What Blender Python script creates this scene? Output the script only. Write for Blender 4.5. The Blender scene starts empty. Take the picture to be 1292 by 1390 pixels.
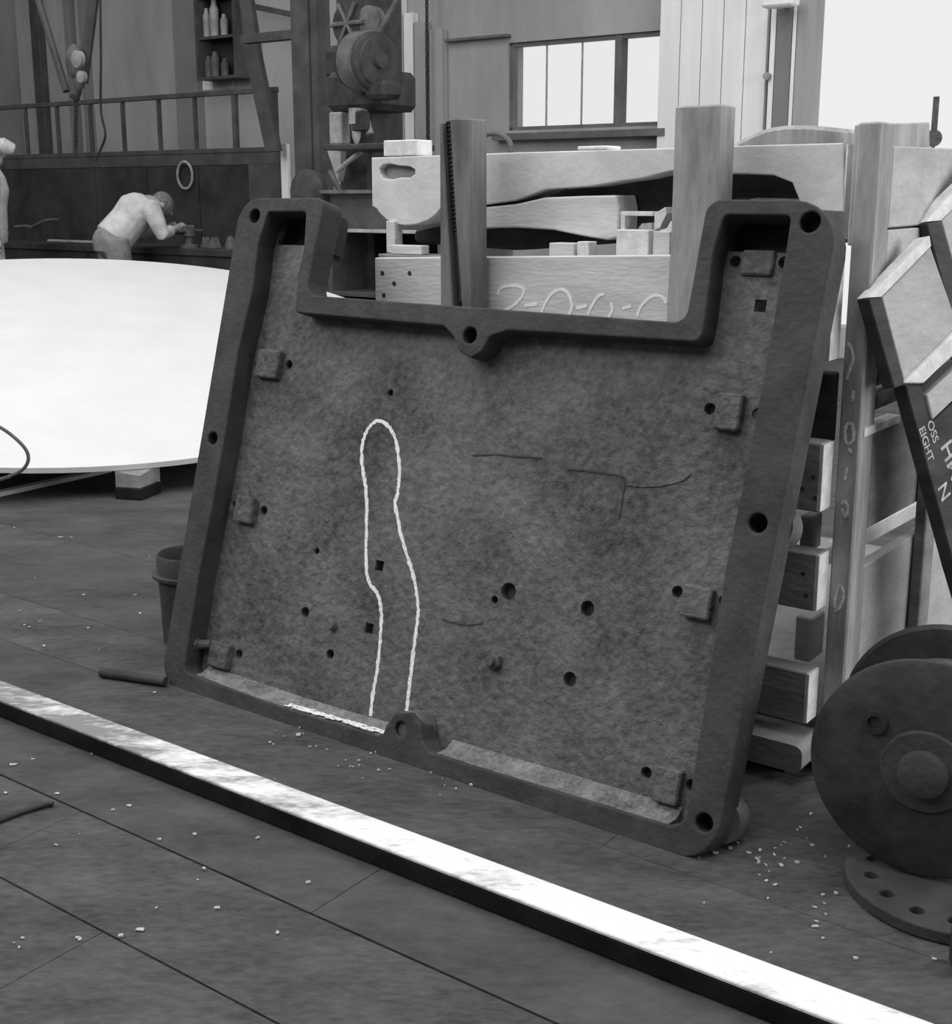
import bpy, bmesh, math, random
from mathutils import Vector, Matrix
random.seed(7)
R = math.radians
sc = bpy.context.scene
col = sc.collection

# ------------------------------------------------------------------ camera
FPX, CX, CY, HCAM = 1730.0, 646.0, 650.0, 1.3          # square medium-format frame, horizon at y = 265
TILT = math.atan((CY - 265.0) / FPX)
cam_d = bpy.data.cameras.new('camera'); cam = bpy.data.objects.new('camera', cam_d); col.objects.link(cam)
cam.location = (0, 0, HCAM); cam.rotation_euler = (math.pi / 2 - TILT, 0, 0)
cam_d.sensor_fit = 'HORIZONTAL'; cam_d.sensor_width = 36.0; cam_d.lens = 36.0 * FPX / 1292.0
cam_d.shift_y = -45.0 / 1292.0; cam_d.clip_start = 0.02; cam_d.clip_end = 300
sc.camera = cam
sc.view_settings.view_transform = 'Standard'; sc.view_settings.look = 'None'
sc.view_settings.gamma = 1.0; sc.view_settings.use_curve_mapping = False
sc.view_settings.exposure = 0.0

# ------------------------------------------------------------------ world: flat white overcast sky
world = bpy.data.worlds.new('overcast'); sc.world = world; world.use_nodes = True
bgn = world.node_tree.nodes['Background']; bgn.inputs[0].default_value = (1, 1, 1, 1); bgn.inputs[1].default_value = 0.86

# ------------------------------------------------------------------ workshop axes
U = Vector((0.8046, -0.5938, 0)).normalized()           # along the cast plate, the crate and the back wall
WD = Vector((-U.y, U.x, 0))                             # away from the viewer
BL = Vector((-0.869, 3.2925, 0))
Z = Vector((0, 0, 1))
def W(s, o, z): return BL + U * s + WD * o + Z * z
CAMP = Vector((0, 0, HCAM)); _c, _s = math.cos(TILT), math.sin(TILT)
def ray(px, py):
    a = (px - CX) / FPX; b = (py - CY) / FPX
    return Vector((a, _c - b * _s, -_s - b * _c))
def hit(px, py, p, n):
    r = ray(px, py); return CAMP + r * ((p - CAMP).dot(n) / r.dot(n))
def hz(px, py, z=0.0): return hit(px, py, Vector((0, 0, z)), Z)
def ho(px, py, o):                                      # on the vertical plane at depth o -> (s, z)
    p = hit(px, py, W(0, o, 0), WD); return (p - BL).dot(U), p.z
def hs(px, py, s):                                      # on the vertical plane at station s -> (o, z)
    p = hit(px, py, W(s, 0, 0), U); return (p - BL).dot(WD), p.z

# ------------------------------------------------------------------ daylight: roof glazing and the window wall on the right
def area(name, loc, rot, sx, sy, power):
    d = bpy.data.lights.new(name, 'AREA'); d.shape = 'RECTANGLE'; d.size = sx; d.size_y = sy; d.energy = power
    o = bpy.data.objects.new(name, d); col.objects.link(o); o.location = loc; o.rotation_euler = rot; return o
ANG = math.atan2(U.y, U.x)
ROOFZ = 7.0
SKY = [(-6.2, 0.6), (-1.6, 0.6), (3.0, 0.6)]            # roof lights: (s, o) centres, 3.2 x 8 m each
for i, (s_, o_) in enumerate(SKY):
    p = W(s_, o_, ROOFZ - 0.02); area('roof_glazing_daylight', p, (0, 0, ANG), 3.2, 8.0, 190)
p = W(7.45, 3.2, 2.6)
area('side_window_daylight', p, Matrix((WD, Z, U)).transposed().to_euler(), 7.5, 3.6, 340)
p = W(-3.0, -4.44, 5.2)
area('rear_window_daylight', p, Matrix((U, Z, -WD)).transposed().to_euler(), 9.0, 2.8, 330)

# ------------------------------------------------------------------ materials (all greys: the photograph is monochrome)
def mat(name, lo, hi, scale=6.0, rough=0.7, bump=0.15, detail=8.0, stretch=(1, 1, 1), bscale=None, metal=0.0, spec=0.3, contrast=(0.35, 0.65), rot=0.0, fine=0.0, fscale=60.0, world=False):
    m = bpy.data.materials.new(name); m.use_nodes = True; nt = m.node_tree; b = nt.nodes['Principled BSDF']
    tc = nt.nodes.new('ShaderNodeTexCoord'); mp = nt.nodes.new('ShaderNodeMapping'); mp.inputs['Scale'].default_value = stretch
    mp.inputs['Rotation'].default_value = (0, 0, rot)
    nt.links.new(nt.nodes.new('ShaderNodeNewGeometry').outputs['Position'] if world else tc.outputs['Object'], mp.inputs['Vector'])
    nz = nt.nodes.new('ShaderNodeTexNoise'); nz.inputs['Scale'].default_value = scale; nz.inputs['Detail'].default_value = detail; nz.inputs['Roughness'].default_value = 0.62
    nt.links.new(mp.outputs[0], nz.inputs['Vector'])
    cr = nt.nodes.new('ShaderNodeValToRGB'); cr.color_ramp.elements[0].position = contrast[0]; cr.color_ramp.elements[1].position = contrast[1]
    cr.color_ramp.elements[0].color = (lo, lo, lo, 1); cr.color_ramp.elements[1].color = (hi, hi, hi, 1)
    src = nz.outputs['Fac']
    if fine:
        nf = nt.nodes.new('ShaderNodeTexNoise'); nf.name = 'fine'; nf.inputs['Scale'].default_value = fscale; nf.inputs['Detail'].default_value = 5; nf.inputs['Roughness'].default_value = 0.7
        nt.links.new(mp.outputs[0], nf.inputs['Vector']); mxn = nt.nodes.new('ShaderNodeMix'); mxn.name = 'grain'; mxn.data_type = 'FLOAT'; mxn.inputs[0].default_value = fine
        nt.links.new(nz.outputs['Fac'], mxn.inputs[2]); nt.links.new(nf.outputs['Fac'], mxn.inputs[3]); src = mxn.outputs[0]
    nt.links.new(src, cr.inputs['Fac']); nt.links.new(cr.outputs[0], b.inputs['Base Color'])
    b.inputs['Roughness'].default_value = rough; b.inputs['Metallic'].default_value = metal; b.inputs['Specular IOR Level'].default_value = spec
    if bump:
        n2 = nt.nodes.new('ShaderNodeTexNoise'); n2.inputs['Scale'].default_value = bscale or scale * 4; n2.inputs['Detail'].default_value = 6
        nt.links.new(mp.outputs[0], n2.inputs['Vector'])
        bp = nt.nodes.new('ShaderNodeBump'); bp.inputs['Strength'].default_value = bump; bp.inputs['Distance'].default_value = 0.02
        nt.links.new(n2.outputs['Fac'], bp.inputs['Height']); nt.links.new(bp.outputs[0], b.inputs['Normal'])
    return m
M = {}
M['iron_panel'] = mat('cast_iron_skin', 0.035, 0.21, 4.5, 0.9, 0.5, bscale=50, contrast=(0.34, 0.68), fine=0.45, fscale=45)
M['iron_rim'] = mat('cast_iron_rim', 0.038, 0.07, 9, 0.75, 0.2, bscale=60)
M['iron_dark'] = mat('dark_iron', 0.025, 0.06, 8, 0.7, 0.2)
M['iron_mid'] = mat('grey_iron', 0.07, 0.14, 10, 0.6, 0.15)
M['chalk'] = mat('chalk', 0.55, 0.95, 160, 0.95, 0.0, contrast=(0.3, 0.55))
M['chalk_bright'] = mat('fresh_chalk', 0.92, 0.97, 60, 0.95, 0.0)
M['chalk_soft'] = mat('faint_chalk', 0.35, 0.75, 120, 0.95, 0.0, contrast=(0.3, 0.6))
M['plank'] = mat('worn_floor_wood', 0.034, 0.115, 3.5, 0.85, 1.0, stretch=(1, 2.4, 1), bscale=13, contrast=(0.33, 0.68), fine=0.4, fscale=28, world=True, rot=-ANG)
M['plank2'] = mat('oily_floor_wood', 0.032, 0.10, 3.0, 0.8, 0.9, stretch=(1, 2.0, 1), bscale=11, contrast=(0.33, 0.68), fine=0.35, fscale=22, world=True, rot=-ANG)
M['side_wood'] = mat('greyed_side_board', 0.36, 0.54, 5, 0.85, 0.15, stretch=(1, 1, 2.5), bscale=30, fine=0.3, fscale=25)
M['shaded_dark'] = mat('shaded_and_dark_timber', 0.008, 0.022, 6, 0.9, 0.2, spec=0.1)  # near-black; paints the beam's unlit side, also a dark foot
M['lit_dusty_iron'] = mat('lit_dusty_ledge', 0.07, 0.32, 14, 0.95, 0.3, contrast=(0.36, 0.66), fine=0.5, fscale=90)
M['block_wood'] = mat('grey_block_wood', 0.2, 0.32, 8, 0.85, 0.15)
M['underfloor'] = mat('floor_dirt', 0.02, 0.04, 5, 0.9, 0.2)
M['pale_wood'] = mat('pale_sawn_wood', 0.58, 0.72, 5, 0.85, 0.15, stretch=(1, 1, 4), bscale=30)
M['crate_wood'] = mat('weathered_crate_wood', 0.24, 0.44, 6, 0.85, 0.2, stretch=(3, 3, 0.6), bscale=30)
M['slat_wood'] = mat('brown_crate_slat', 0.18, 0.30, 5, 0.85, 0.2, stretch=(1, 1, 3), bscale=30)
M['pale_and_lit_wood'] = mat('pale_and_lit_sawn_wood', 0.62, 0.85, 30, 0.9, 0.1)  # pale wood; also carries light painted on edges and slat ends
M['post_wood'] = mat('brown_post_wood', 0.12, 0.24, 6, 0.85, 0.2, stretch=(3, 3, 0.6), bscale=30)
M['dark_wood'] = mat('stained_and_shaded_wood', 0.035, 0.075, 5, 0.8, 0.2, stretch=(1, 1, 3))  # dark boards; also paints the shaded left edges by the lid
M['saddle_wood'] = mat('planed_chock_wood', 0.58, 0.78, 5, 0.85, 0.12, stretch=(1, 1, 3), bscale=40)
M['white_paint'] = mat('white_sheet', 0.66, 0.71, 3, 0.6, 0.0)
M['wall'] = mat('limewashed_wall', 0.30, 0.42, 1.5, 0.9, 0.08, stretch=(1, 1, 0.3))
M['wall_dark'] = mat('grey_painted_wall', 0.17, 0.26, 1.2, 0.9, 0.08, stretch=(1, 1, 0.4))
M['pale_board'] = mat('pale_wall_board', 0.7, 0.85, 3, 0.85, 0.08, stretch=(3, 3, 0.4))
M['door_white'] = mat('white_door', 0.78, 0.88, 2, 0.7, 0.05, stretch=(4, 4, 0.3))
M['frame_grey'] = mat('grey_frame', 0.10, 0.16, 4, 0.7, 0.1)
M['steel_dark'] = mat('dark_steelwork', 0.05, 0.09, 5, 0.6, 0.1)
M['machine'] = mat('machine_paint', 0.022, 0.055, 9, 0.5, 0.1)
M['machine_pale'] = mat('worn_machine_metal', 0.22, 0.4, 9, 0.5, 0.1)
M['panel_dark'] = mat('sooty_panel', 0.022, 0.05, 3, 0.8, 0.1)
M['shirt'] = mat('shirt_cloth', 0.5, 0.66, 14, 0.9, 0.2)
M['trousers'] = mat('trouser_cloth', 0.20, 0.30, 14, 0.9, 0.2)
M['skin'] = mat('skin', 0.28, 0.36, 10, 0.6, 0.0)
M['hair'] = mat('hair', 0.10, 0.22, 40, 0.7, 0.2)
M['leather'] = mat('boot_leather', 0.02, 0.04, 10, 0.5, 0.1)
M['rope'] = mat('cable', 0.06, 0.10, 30, 0.7, 0.1)
M['stencil'] = mat('stencil_paint', 0.4, 0.6, 40, 0.9, 0.0)
M['yard'] = mat('concrete_yard', 0.6, 0.75, 2, 0.9, 0.05)
# beam: patchy white lime wear; brighter light towards one end painted into it
def beam_mat():
    m = mat('limed_lit_beam_top', 0.24, 0.8, 8, 0.85, 0.3, stretch=(0.7, 2.0, 1), bscale=30, contrast=(0.43, 0.6), fine=0.4, fscale=38); nt = m.node_tree
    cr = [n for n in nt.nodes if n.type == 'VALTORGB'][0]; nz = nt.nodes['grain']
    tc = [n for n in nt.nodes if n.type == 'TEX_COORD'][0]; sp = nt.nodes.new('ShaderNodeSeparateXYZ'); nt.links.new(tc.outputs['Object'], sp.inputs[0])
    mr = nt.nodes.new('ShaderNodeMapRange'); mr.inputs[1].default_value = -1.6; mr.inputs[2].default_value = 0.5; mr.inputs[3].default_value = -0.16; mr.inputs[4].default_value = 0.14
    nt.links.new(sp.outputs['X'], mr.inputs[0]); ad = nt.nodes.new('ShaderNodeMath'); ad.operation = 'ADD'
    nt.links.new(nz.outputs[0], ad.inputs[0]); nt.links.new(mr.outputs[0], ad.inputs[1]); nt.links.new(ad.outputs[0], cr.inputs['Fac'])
    return m
M['beam_top'] = beam_mat()
def glass_mat():
    m = bpy.data.materials.new('window_glass'); m.use_nodes = True; nt = m.node_tree; nt.nodes.clear()
    out = nt.nodes.new('ShaderNodeOutputMaterial'); mx = nt.nodes.new('ShaderNodeMixShader'); mx.inputs[0].default_value = 0.03
    tr = nt.nodes.new('ShaderNodeBsdfTransparent'); gl = nt.nodes.new('ShaderNodeBsdfGlossy'); gl.inputs['Roughness'].default_value = 0.1
    nt.links.new(tr.outputs[0], mx.inputs[1]); nt.links.new(gl.outputs[0], mx.inputs[2]); nt.links.new(mx.outputs[0], out.inputs[0]); return m
M['glass'] = glass_mat()

# ------------------------------------------------------------------ builders
def tag(o, label=None, cat=None, group=None, kind=None):
    if label: o['label'] = label
    if cat: o['category'] = cat
    if group: o['group'] = group
    if kind: o['kind'] = kind
    return o
def empty(name, loc, rot=None):
    o = bpy.data.objects.new(name, None); o.empty_display_size = 0.1; col.objects.link(o); o.location = loc
    if rot: o.rotation_euler = rot
    return o
class MB:
    """collects shapes in world (or parent-local) space; build() links them as ONE mesh object"""
    def __init__(s): s.bm = bmesh.new()
    def poly(s, pts): return s.bm.faces.new([s.bm.verts.new(p) for p in pts])
    def prism(s, pts, e, bevel=0.0):
        pts = [Vector(p) for p in pts]; e = Vector(e); n = len(pts)
        a = [s.bm.verts.new(p) for p in pts]; b = [s.bm.verts.new(p + e) for p in pts]
        fs = [s.bm.faces.new(a), s.bm.faces.new(b[::-1])]
        for i in range(n): fs.append(s.bm.faces.new((a[i], b[i], b[(i + 1) % n], a[(i + 1) % n])))
        bmesh.ops.recalc_face_normals(s.bm, faces=fs)
        if bevel:
            es = list({ed for f in fs for ed in f.edges})
            bmesh.ops.bevel(s.bm, geom=es, offset=bevel, segments=1, affect='EDGES', profile=0.5)
        return s
    def box(s, s0, s1, o0, o1, z0, z1, bevel=0.0):      # aligned with the workshop axes
        return s.prism([W(s0, o0, z0), W(s1, o0, z0), W(s1, o0, z1), W(s0, o0, z1)], WD * (o1 - o0), bevel)
    def lbox(s, x0, x1, y0, y1, z0, z1, bevel=0.0):     # local axes
        return s.prism([(x0, y0, z0), (x1, y0, z0), (x1, y1, z0), (x0, y1, z0)], (0, 0, z1 - z0), bevel)
    def cone(s, p, q, r0, r1, n=16, caps=True, rings=1):
        p = Vector(p); q = Vector(q); d = (q - p).normalized()
        a = d.orthogonal().normalized(); b = d.cross(a)
        R0 = [s.bm.verts.new(p + (a * math.cos(t) + b * math.sin(t)) * r0) for t in [2 * math.pi * i / n for i in range(n)]]
        R1 = [s.bm.verts.new(q + (a * math.cos(t) + b * math.sin(t)) * r1) for t in [2 * math.pi * i / n for i in range(n)]]
        fs = [s.bm.faces.new((R0[i], R0[(i + 1) % n], R1[(i + 1) % n], R1[i])) for i in range(n)]
        if caps: fs += [s.bm.faces.new(R0[::-1]), s.bm.faces.new(R1)]
        bmesh.ops.recalc_face_normals(s.bm, faces=fs); return s
    def lathe(s, p, d, prof, n=32):                     # prof: (distance along axis, radius), closed at both ends
        p = Vector(p); d = Vector(d).normalized(); a = d.orthogonal().normalized(); b = d.cross(a); prev = None; fs = []
        rings = []
        for h, r in prof:
            rings.append([s.bm.verts.new(p + d * h + (a * math.cos(2 * math.pi * i / n) + b * math.sin(2 * math.pi * i / n)) * r) for i in range(n)])
        for k in range(len(rings) - 1):
            for i in range(n): fs.append(s.bm.faces.new((rings[k][i], rings[k][(i + 1) % n], rings[k + 1][(i + 1) % n], rings[k + 1][i])))
        fs.append(s.bm.faces.new(rings[0][::-1])); fs.append(s.bm.faces.new(rings[-1]))
        bmesh.ops.recalc_face_normals(s.bm, faces=fs); return s
    def tube(s, pts, r, n=8, caps=True):
        pts = [Vector(p) for p in pts]; rs = r if isinstance(r, (list, tuple)) else [r] * len(pts); rings = []; fs = []
        ref = None
        for i, p in enumerate(pts):
            d = (pts[min(i + 1, len(pts) - 1)] - pts[max(i - 1, 0)]).normalized()
            if ref is None: ref = d.orthogonal().normalized()
            a = (ref - d * ref.dot(d)).normalized(); ref = a; b = d.cross(a)
            rings.append([s.bm.verts.new(p + (a * math.cos(2 * math.pi * k / n) + b * math.sin(2 * math.pi * k / n)) * rs[i]) for k in range(n)])
        for k in range(len(rings) - 1):
            for i in range(n): fs.append(s.bm.faces.new((rings[k][i], rings[k][(i + 1) % n], rings[k + 1][(i + 1) % n], rings[k + 1][i])))
        if caps: fs += [s.bm.faces.new(rings[0][::-1]), s.bm.faces.new(rings[-1])]
        bmesh.ops.recalc_face_normals(s.bm, faces=fs); return s
    def ribbon(s, pts, w, nrm, t=0.0012, jit=0.0, rnd=random):
        """flat raised stroke following pts on a surface with normal nrm"""
        pts = [Vector(p) for p in pts]; nrm = Vector(nrm).normalized(); L = []; Rr = []
        for i, p in enumerate(pts):
            d = (pts[min(i + 1, len(pts) - 1)] - pts[max(i - 1, 0)]).normalized(); sd = nrm.cross(d)
            k = 0.5 * w * (1 + rnd.uniform(-jit, jit)); k2 = 0.5 * w * (1 + rnd.uniform(-jit, jit))
            L.append(p + sd * k); Rr.append(p - sd * k2)
        for i in range(len(pts) - 1):
            q = [L[i], Rr[i], Rr[i + 1], L[i + 1]]
            s.poly([v + nrm * t for v in q])
        for a in (L, Rr):
            for i in range(len(pts) - 1): s.poly([a[i], a[i + 1], a[i + 1] + nrm * t, a[i] + nrm * t])
        return s
    def ball(s, c, r, sx=1, sy=1, sz=1, rot=None, seg=16):
        m = Matrix.Translation(Vector(c)) @ (rot.to_4x4() if rot else Matrix.Identity(4)) @ Matrix.Diagonal((r * sx, r * sy, r * sz, 1))
        bmesh.ops.create_uvsphere(s.bm, u_segments=seg, v_segments=max(8, seg // 2), radius=1, matrix=m); return s
    def build(s, name, m, parent=None, smooth=False, local=False, mats=None):
        bmesh.ops.remove_doubles(s.bm, verts=s.bm.verts, dist=1e-6)
        bmesh.ops.recalc_face_normals(s.bm, faces=s.bm.faces)
        vs = [v.co for v in s.bm.verts]
        if local: off = Vector((0, 0, 0)); loc = off
        elif parent is not None: off = parent.location.copy(); loc = Vector((0, 0, 0))
        else:
            off = Vector(((min(v.x for v in vs) + max(v.x for v in vs)) / 2, (min(v.y for v in vs) + max(v.y for v in vs)) / 2, min(v.z for v in vs))); loc = off
        for v in s.bm.verts: v.co -= off
        me = bpy.data.meshes.new(name); s.bm.to_mesh(me); s.bm.free()
        for q in (mats or [m]): me.materials.append(M[q])
        if smooth:
            for p in me.polygons: p.use_smooth = True
            try: me.set_sharp_from_angle(angle=R(40))
            except Exception: pass
        o = bpy.data.objects.new(name, me); col.objects.link(o); o.location = loc
        if parent is not None: o.parent = parent
        return o
def mesh_obj(name, me, m, parent=None):
    me.name = name; me.materials.clear(); me.materials.append(M[m])
    o = bpy.data.objects.new(name, me); col.objects.link(o)
    if parent is not None: o.parent = parent
    return o
def rounded(pts):
    """pts: (x, y, r) -> polygon with arcs at the corners"""
    out = []; n = len(pts)
    for i in range(n):
        p = Vector(pts[i][:2]); r = pts[i][2] if len(pts[i]) > 2 else 0
        if r <= 0: out.append((p.x, p.y)); continue
        a = Vector(pts[i - 1][:2]) - p; b = Vector(pts[(i + 1) % n][:2]) - p
        la, lb = a.length, b.length; a.normalize(); b.normalize()
        ang = a.angle(b); d = min(r / math.tan(ang / 2), la * 0.48, lb * 0.48); rr = d * math.tan(ang / 2)
        c = p + (a + b).normalized() * (rr / math.sin(ang / 2)); p0 = p + a * d; p1 = p + b * d
        a0 = math.atan2(p0.y - c.y, p0.x - c.x); a1 = math.atan2(p1.y - c.y, p1.x - c.x)
        da = (a1 - a0 + math.pi) % (2 * math.pi) - math.pi
        for k in range(7): t = a0 + da * k / 6; out.append((c.x + rr * math.cos(t), c.y + rr * math.sin(t)))
    return out
def circ(x, y, r, n=18, ry=None): return [(x + r * math.cos(2 * math.pi * k / n), y + (ry or r) * math.sin(2 * math.pi * k / n)) for k in range(n)]
def plate_mesh(name, loops, z0, z1, bevel=0.0):
    """flat plate with holes: filled 2-D curve, extruded"""
    cu = bpy.data.curves.new(name + '_c', 'CURVE'); cu.dimensions = '2D'; cu.fill_mode = 'BOTH'
    cu.extrude = (z1 - z0) / 2 - bevel; cu.bevel_depth = bevel; cu.bevel_resolution = 1; cu.offset = -bevel
    for lp in loops:
        sp = cu.splines.new('POLY'); sp.points.add(len(lp) - 1); sp.use_cyclic_u = True
        for q, (x, y) in zip(sp.points, lp): q.co = (x, y, 0, 1)
    o = bpy.data.objects.new(name + '_t', cu); col.objects.link(o)
    dg = bpy.context.evaluated_depsgraph_get(); dg.update()
    me = bpy.data.meshes.new_from_object(o.evaluated_get(dg))
    bpy.data.objects.remove(o); bpy.data.curves.remove(cu)
    for v in me.vertices: v.co.z += (z0 + z1) / 2
    for p in me.polygons: p.use_smooth = False
    return me
def spline(pts, n=6):
    """Catmull-Rom through 2-D or 3-D points"""
    P = [Vector(p) for p in pts]; out = []
    for i in range(len(P) - 1):
        a = P[max(i - 1, 0)]; b = P[i]; c = P[i + 1]; d = P[min(i + 2, len(P) - 1)]
        for k in range(n):
            t = k / n
            out.append(0.5 * ((2 * b) + (c - a) * t + (2 * a - 5 * b + 4 * c - d) * t * t + (3 * b - a - 3 * c + d) * t ** 3))
    out.append(P[-1]); return out
def blob(name, shapes, m, parent=None, voxel=0.014, smooth_it=4):
    """overlapping limbs fused into one continuous surface"""
    mb = MB(); shapes(mb); me = bpy.data.meshes.new(name); mb.bm.to_mesh(me); mb.bm.free()
    o = bpy.data.objects.new(name + '_t', me); col.objects.link(o)
    rm = o.modifiers.new('r', 'REMESH'); rm.mode = 'VOXEL'; rm.voxel_size = voxel
    sm = o.modifiers.new('s', 'SMOOTH'); sm.iterations = smooth_it; sm.factor = 0.5
    dg = bpy.context.evaluated_depsgraph_get(); dg.update()
    me2 = bpy.data.meshes.new_from_object(o.evaluated_get(dg)); bpy.data.objects.remove(o); bpy.data.meshes.remove(me)
    off = parent.location.copy() if parent else Vector((0, 0, 0))
    if not parent:
        xs = [v.co for v in me2.vertices]; off = Vector((sum(v.x for v in xs) / len(xs), sum(v.y for v in xs) / len(xs), min(v.z for v in xs)))
    for v in me2.vertices: v.co -= off
    for p in me2.polygons: p.use_smooth = True
    ob = mesh_obj(name, me2, m, parent)
    if not parent: ob.location = off
    return ob

# ================================================================== THE SETTING
S0, S1, O0, O1 = -12.0, 7.6, -4.5, 8.0                  # inside of the workshop hall
f = MB(); f.box(S0 - 0.3, S1 + 0.3, O0 - 0.3, O1 + 0.3, -0.25, -0.03); floor = f.build('floor', 'underfloor'); floor['kind'] = 'structure'
floor['label'] = 'worn dirty wooden plank floor of the workshop'
# planks run along U; each is a part of the floor
pm = {}
def plank_mesh(k):
    if k not in pm:
        b = bmesh.new(); bmesh.ops.create_cube(b, size=1.0)
        me = bpy.data.meshes.new('plank'); b.to_mesh(me); b.free(); me.materials.append(M['plank' if k else 'plank2']); pm[k] = me
    return pm[k]
def add_plank(s0, s1, o0, o1, k, gap=None):
    o = bpy.data.objects.new('plank', plank_mesh(k)); col.objects.link(o); o.parent = floor
    dz = random.uniform(-0.0014, 0.0)
    o.location = W((s0 + s1) / 2, (o0 + o1) / 2, -0.0125 + dz) - floor.location
    o.rotation_euler = (0, 0, ANG); o.scale = (s1 - s0 - 0.002, o1 - o0 - (gap or random.choice((0.0012, 0.0016, 0.0025))), 0.035 - 0.01)
js = (hz(0, 1050) - BL).dot(WD)                          # one joint is clearly seen in the foreground
row = 0; o_ = js - 0.27 * 3
while o_ < 8.0:
    wd = 0.27 if o_ < 1.0 else 0.30
    s_ = -9.5 + (row * 1.37) % 3.0 if o_ > 2 else -3.2 + (row * 1.37) % 2.6
    end = 5.0 if o_ > 2 else 3.5
    if o_ > 2 and o_ > 5: end = 3.0
    a = -10.5 if o_ > 2 else -4.2
    while a < end:
        b = s_; s_ += random.uniform(2.6, 4.2)
        if b > a + 0.2: add_plank(a, min(b, end), o_, o_ + wd, (row * 7 + int(b * 3)) % 2, .009 if abs(o_ + wd - js) < .02 else None)
        a = max(a, b)
    if a < end: pass
    o_ += wd; row += 1

def wallbox(mb, s0, s1, z0, z1, o0=8.0, o1=8.25): return mb.box(s0, s1, o0, o1, z0, z1)
# back wall with window and doorway openings read off the photograph
wz = lambda px, py: ho(px, py, 8.0)
w_l, zb = wz(689, 178); w_r, _ = wz(896, 170); _, zt = wz(790, 50); zb2 = wz(790, 174)[1]
d_r = wz(1098, 100)[0]
wb = MB()
wallbox(wb, S0, w_l, 0, ROOFZ); wallbox(wb, w_l, w_r, zt, ROOFZ); wallbox(wb, w_l, w_r, 0, zb2)
wallbox(wb, w_r, d_r, 0, ROOFZ); wallbox(wb, d_r, S1, 4.6, ROOFZ); wallbox(wb, d_r, S1, 0, 0.25)
wob = wb.build('wall_back', 'wall'); tag(wob, 'grey limewashed back wall of the workshop', kind='structure')
m_ = MB(); m_.box(S0 - 0.25, S0, O0, O1, 0, ROOFZ); tag(m_.build('wall_left', 'wall_dark'), 'plain grey workshop wall on the left', kind='structure')
m_ = MB(); m_.box(S0, S1, O0 - 0.25, O0, 0, 3.7); m_.box(S0, S1, O0 - 0.25, O0, 6.7, ROOFZ); m_.box(S0, -7.6, O0 - 0.25, O0, 3.7, 6.7); m_.box(1.6, S1, O0 - 0.25, O0, 3.7, 6.7); tag(m_.build('wall_front', 'wall_dark'), 'grey workshop wall with a window band behind the camera', kind='structure')
m_ = MB(); m_.box(S1, S1 + 0.25, O0, O1, 0, 0.7); m_.box(S1, S1 + 0.25, O0, O1, 4.5, ROOFZ); m_.box(S1, S1 + 0.25, O0, -0.6, 0.7, 4.5); m_.box(S1, S1 + 0.25, 7.0, O1, 0.7, 4.5)
tag(m_.build('wall_right', 'wall_dark'), 'workshop wall with a wide window band on the right', kind='structure')
m_ = MB()
cuts = []
e0 = S0
for (s_, o_) in SKY:
    m_.box(e0, s_ - 1.6, O0, O1, ROOFZ, ROOFZ + 0.2); e0 = s_ + 1.6
    m_.box(s_ - 1.6, s_ + 1.6, O0, o_ - 4.0, ROOFZ, ROOFZ + 0.2); m_.box(s_ - 1.6, s_ + 1.6, o_ + 4.0, O1, ROOFZ, ROOFZ + 0.2)
m_.box(e0, S1, O0, O1, ROOFZ, ROOFZ + 0.2)
tag(m_.build('ceiling', 'wall_dark'), 'workshop roof with three long roof lights', kind='structure')
# ground outside the big opening
m_ = MB(); m_.box(-2, 40, 8.3, 60, -0.3, 0.0); tag(m_.build('yard', 'yard'), 'pale concrete yard outside the workshop', kind='structure')

# window: outer frame, mullion, glazing bars and four panes
def win():
    r = empty('window_1', W((w_l + w_r) / 2, 8.06, zb2)); tag(r, 'bright metal-framed workshop window', kind='structure')
    m1 = wz(832, 110)[0]; m2 = wz(841, 110)[0]; t = 0.035
    b = MB(); b.box(w_l, w_l + t, 8.03, 8.11, zb2, zt); b.box(w_r - t, w_r, 8.03, 8.11, zb2, zt); b.box(w_l, w_r, 8.03, 8.11, zt - t, zt); b.box(w_l, w_r, 8.03, 8.11, zb2, zb2 + t)
    b.build('window_frame', 'frame_grey', r)
    b = MB(); b.box(m1, m2, 8.02, 8.13, zb2, zt); b.build('mullion', 'frame_grey', r)
    e = [w_l + t] + [wz(736, 110)[0], wz(784, 110)[0]] + [m1]
    for i in range(3):
        b = MB(); b.box(e[i] + 0.006, e[i + 1] - 0.006, 8.07, 8.075, zb2 + t, zt - t); b.build('pane', 'glass', r)
        if i: b = MB(); b.box(e[i] - 0.006, e[i] + 0.006, 8.065, 8.08, zb2 + t, zt - t); b.build('glazing_bar', 'machine_pale', r)
    b = MB(); b.box(m2 + 0.002, w_r - t, 8.07, 8.075, zb2 + t, zt - t); b.build('pane', 'glass', r)
    b = MB(); b.box(w_l - 0.1, w_r + 0.1, 7.88, 8.0, zb2 - 0.09, zb2 - 0.03); b.build('window_sill', 'frame_grey', r)
win()
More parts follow.
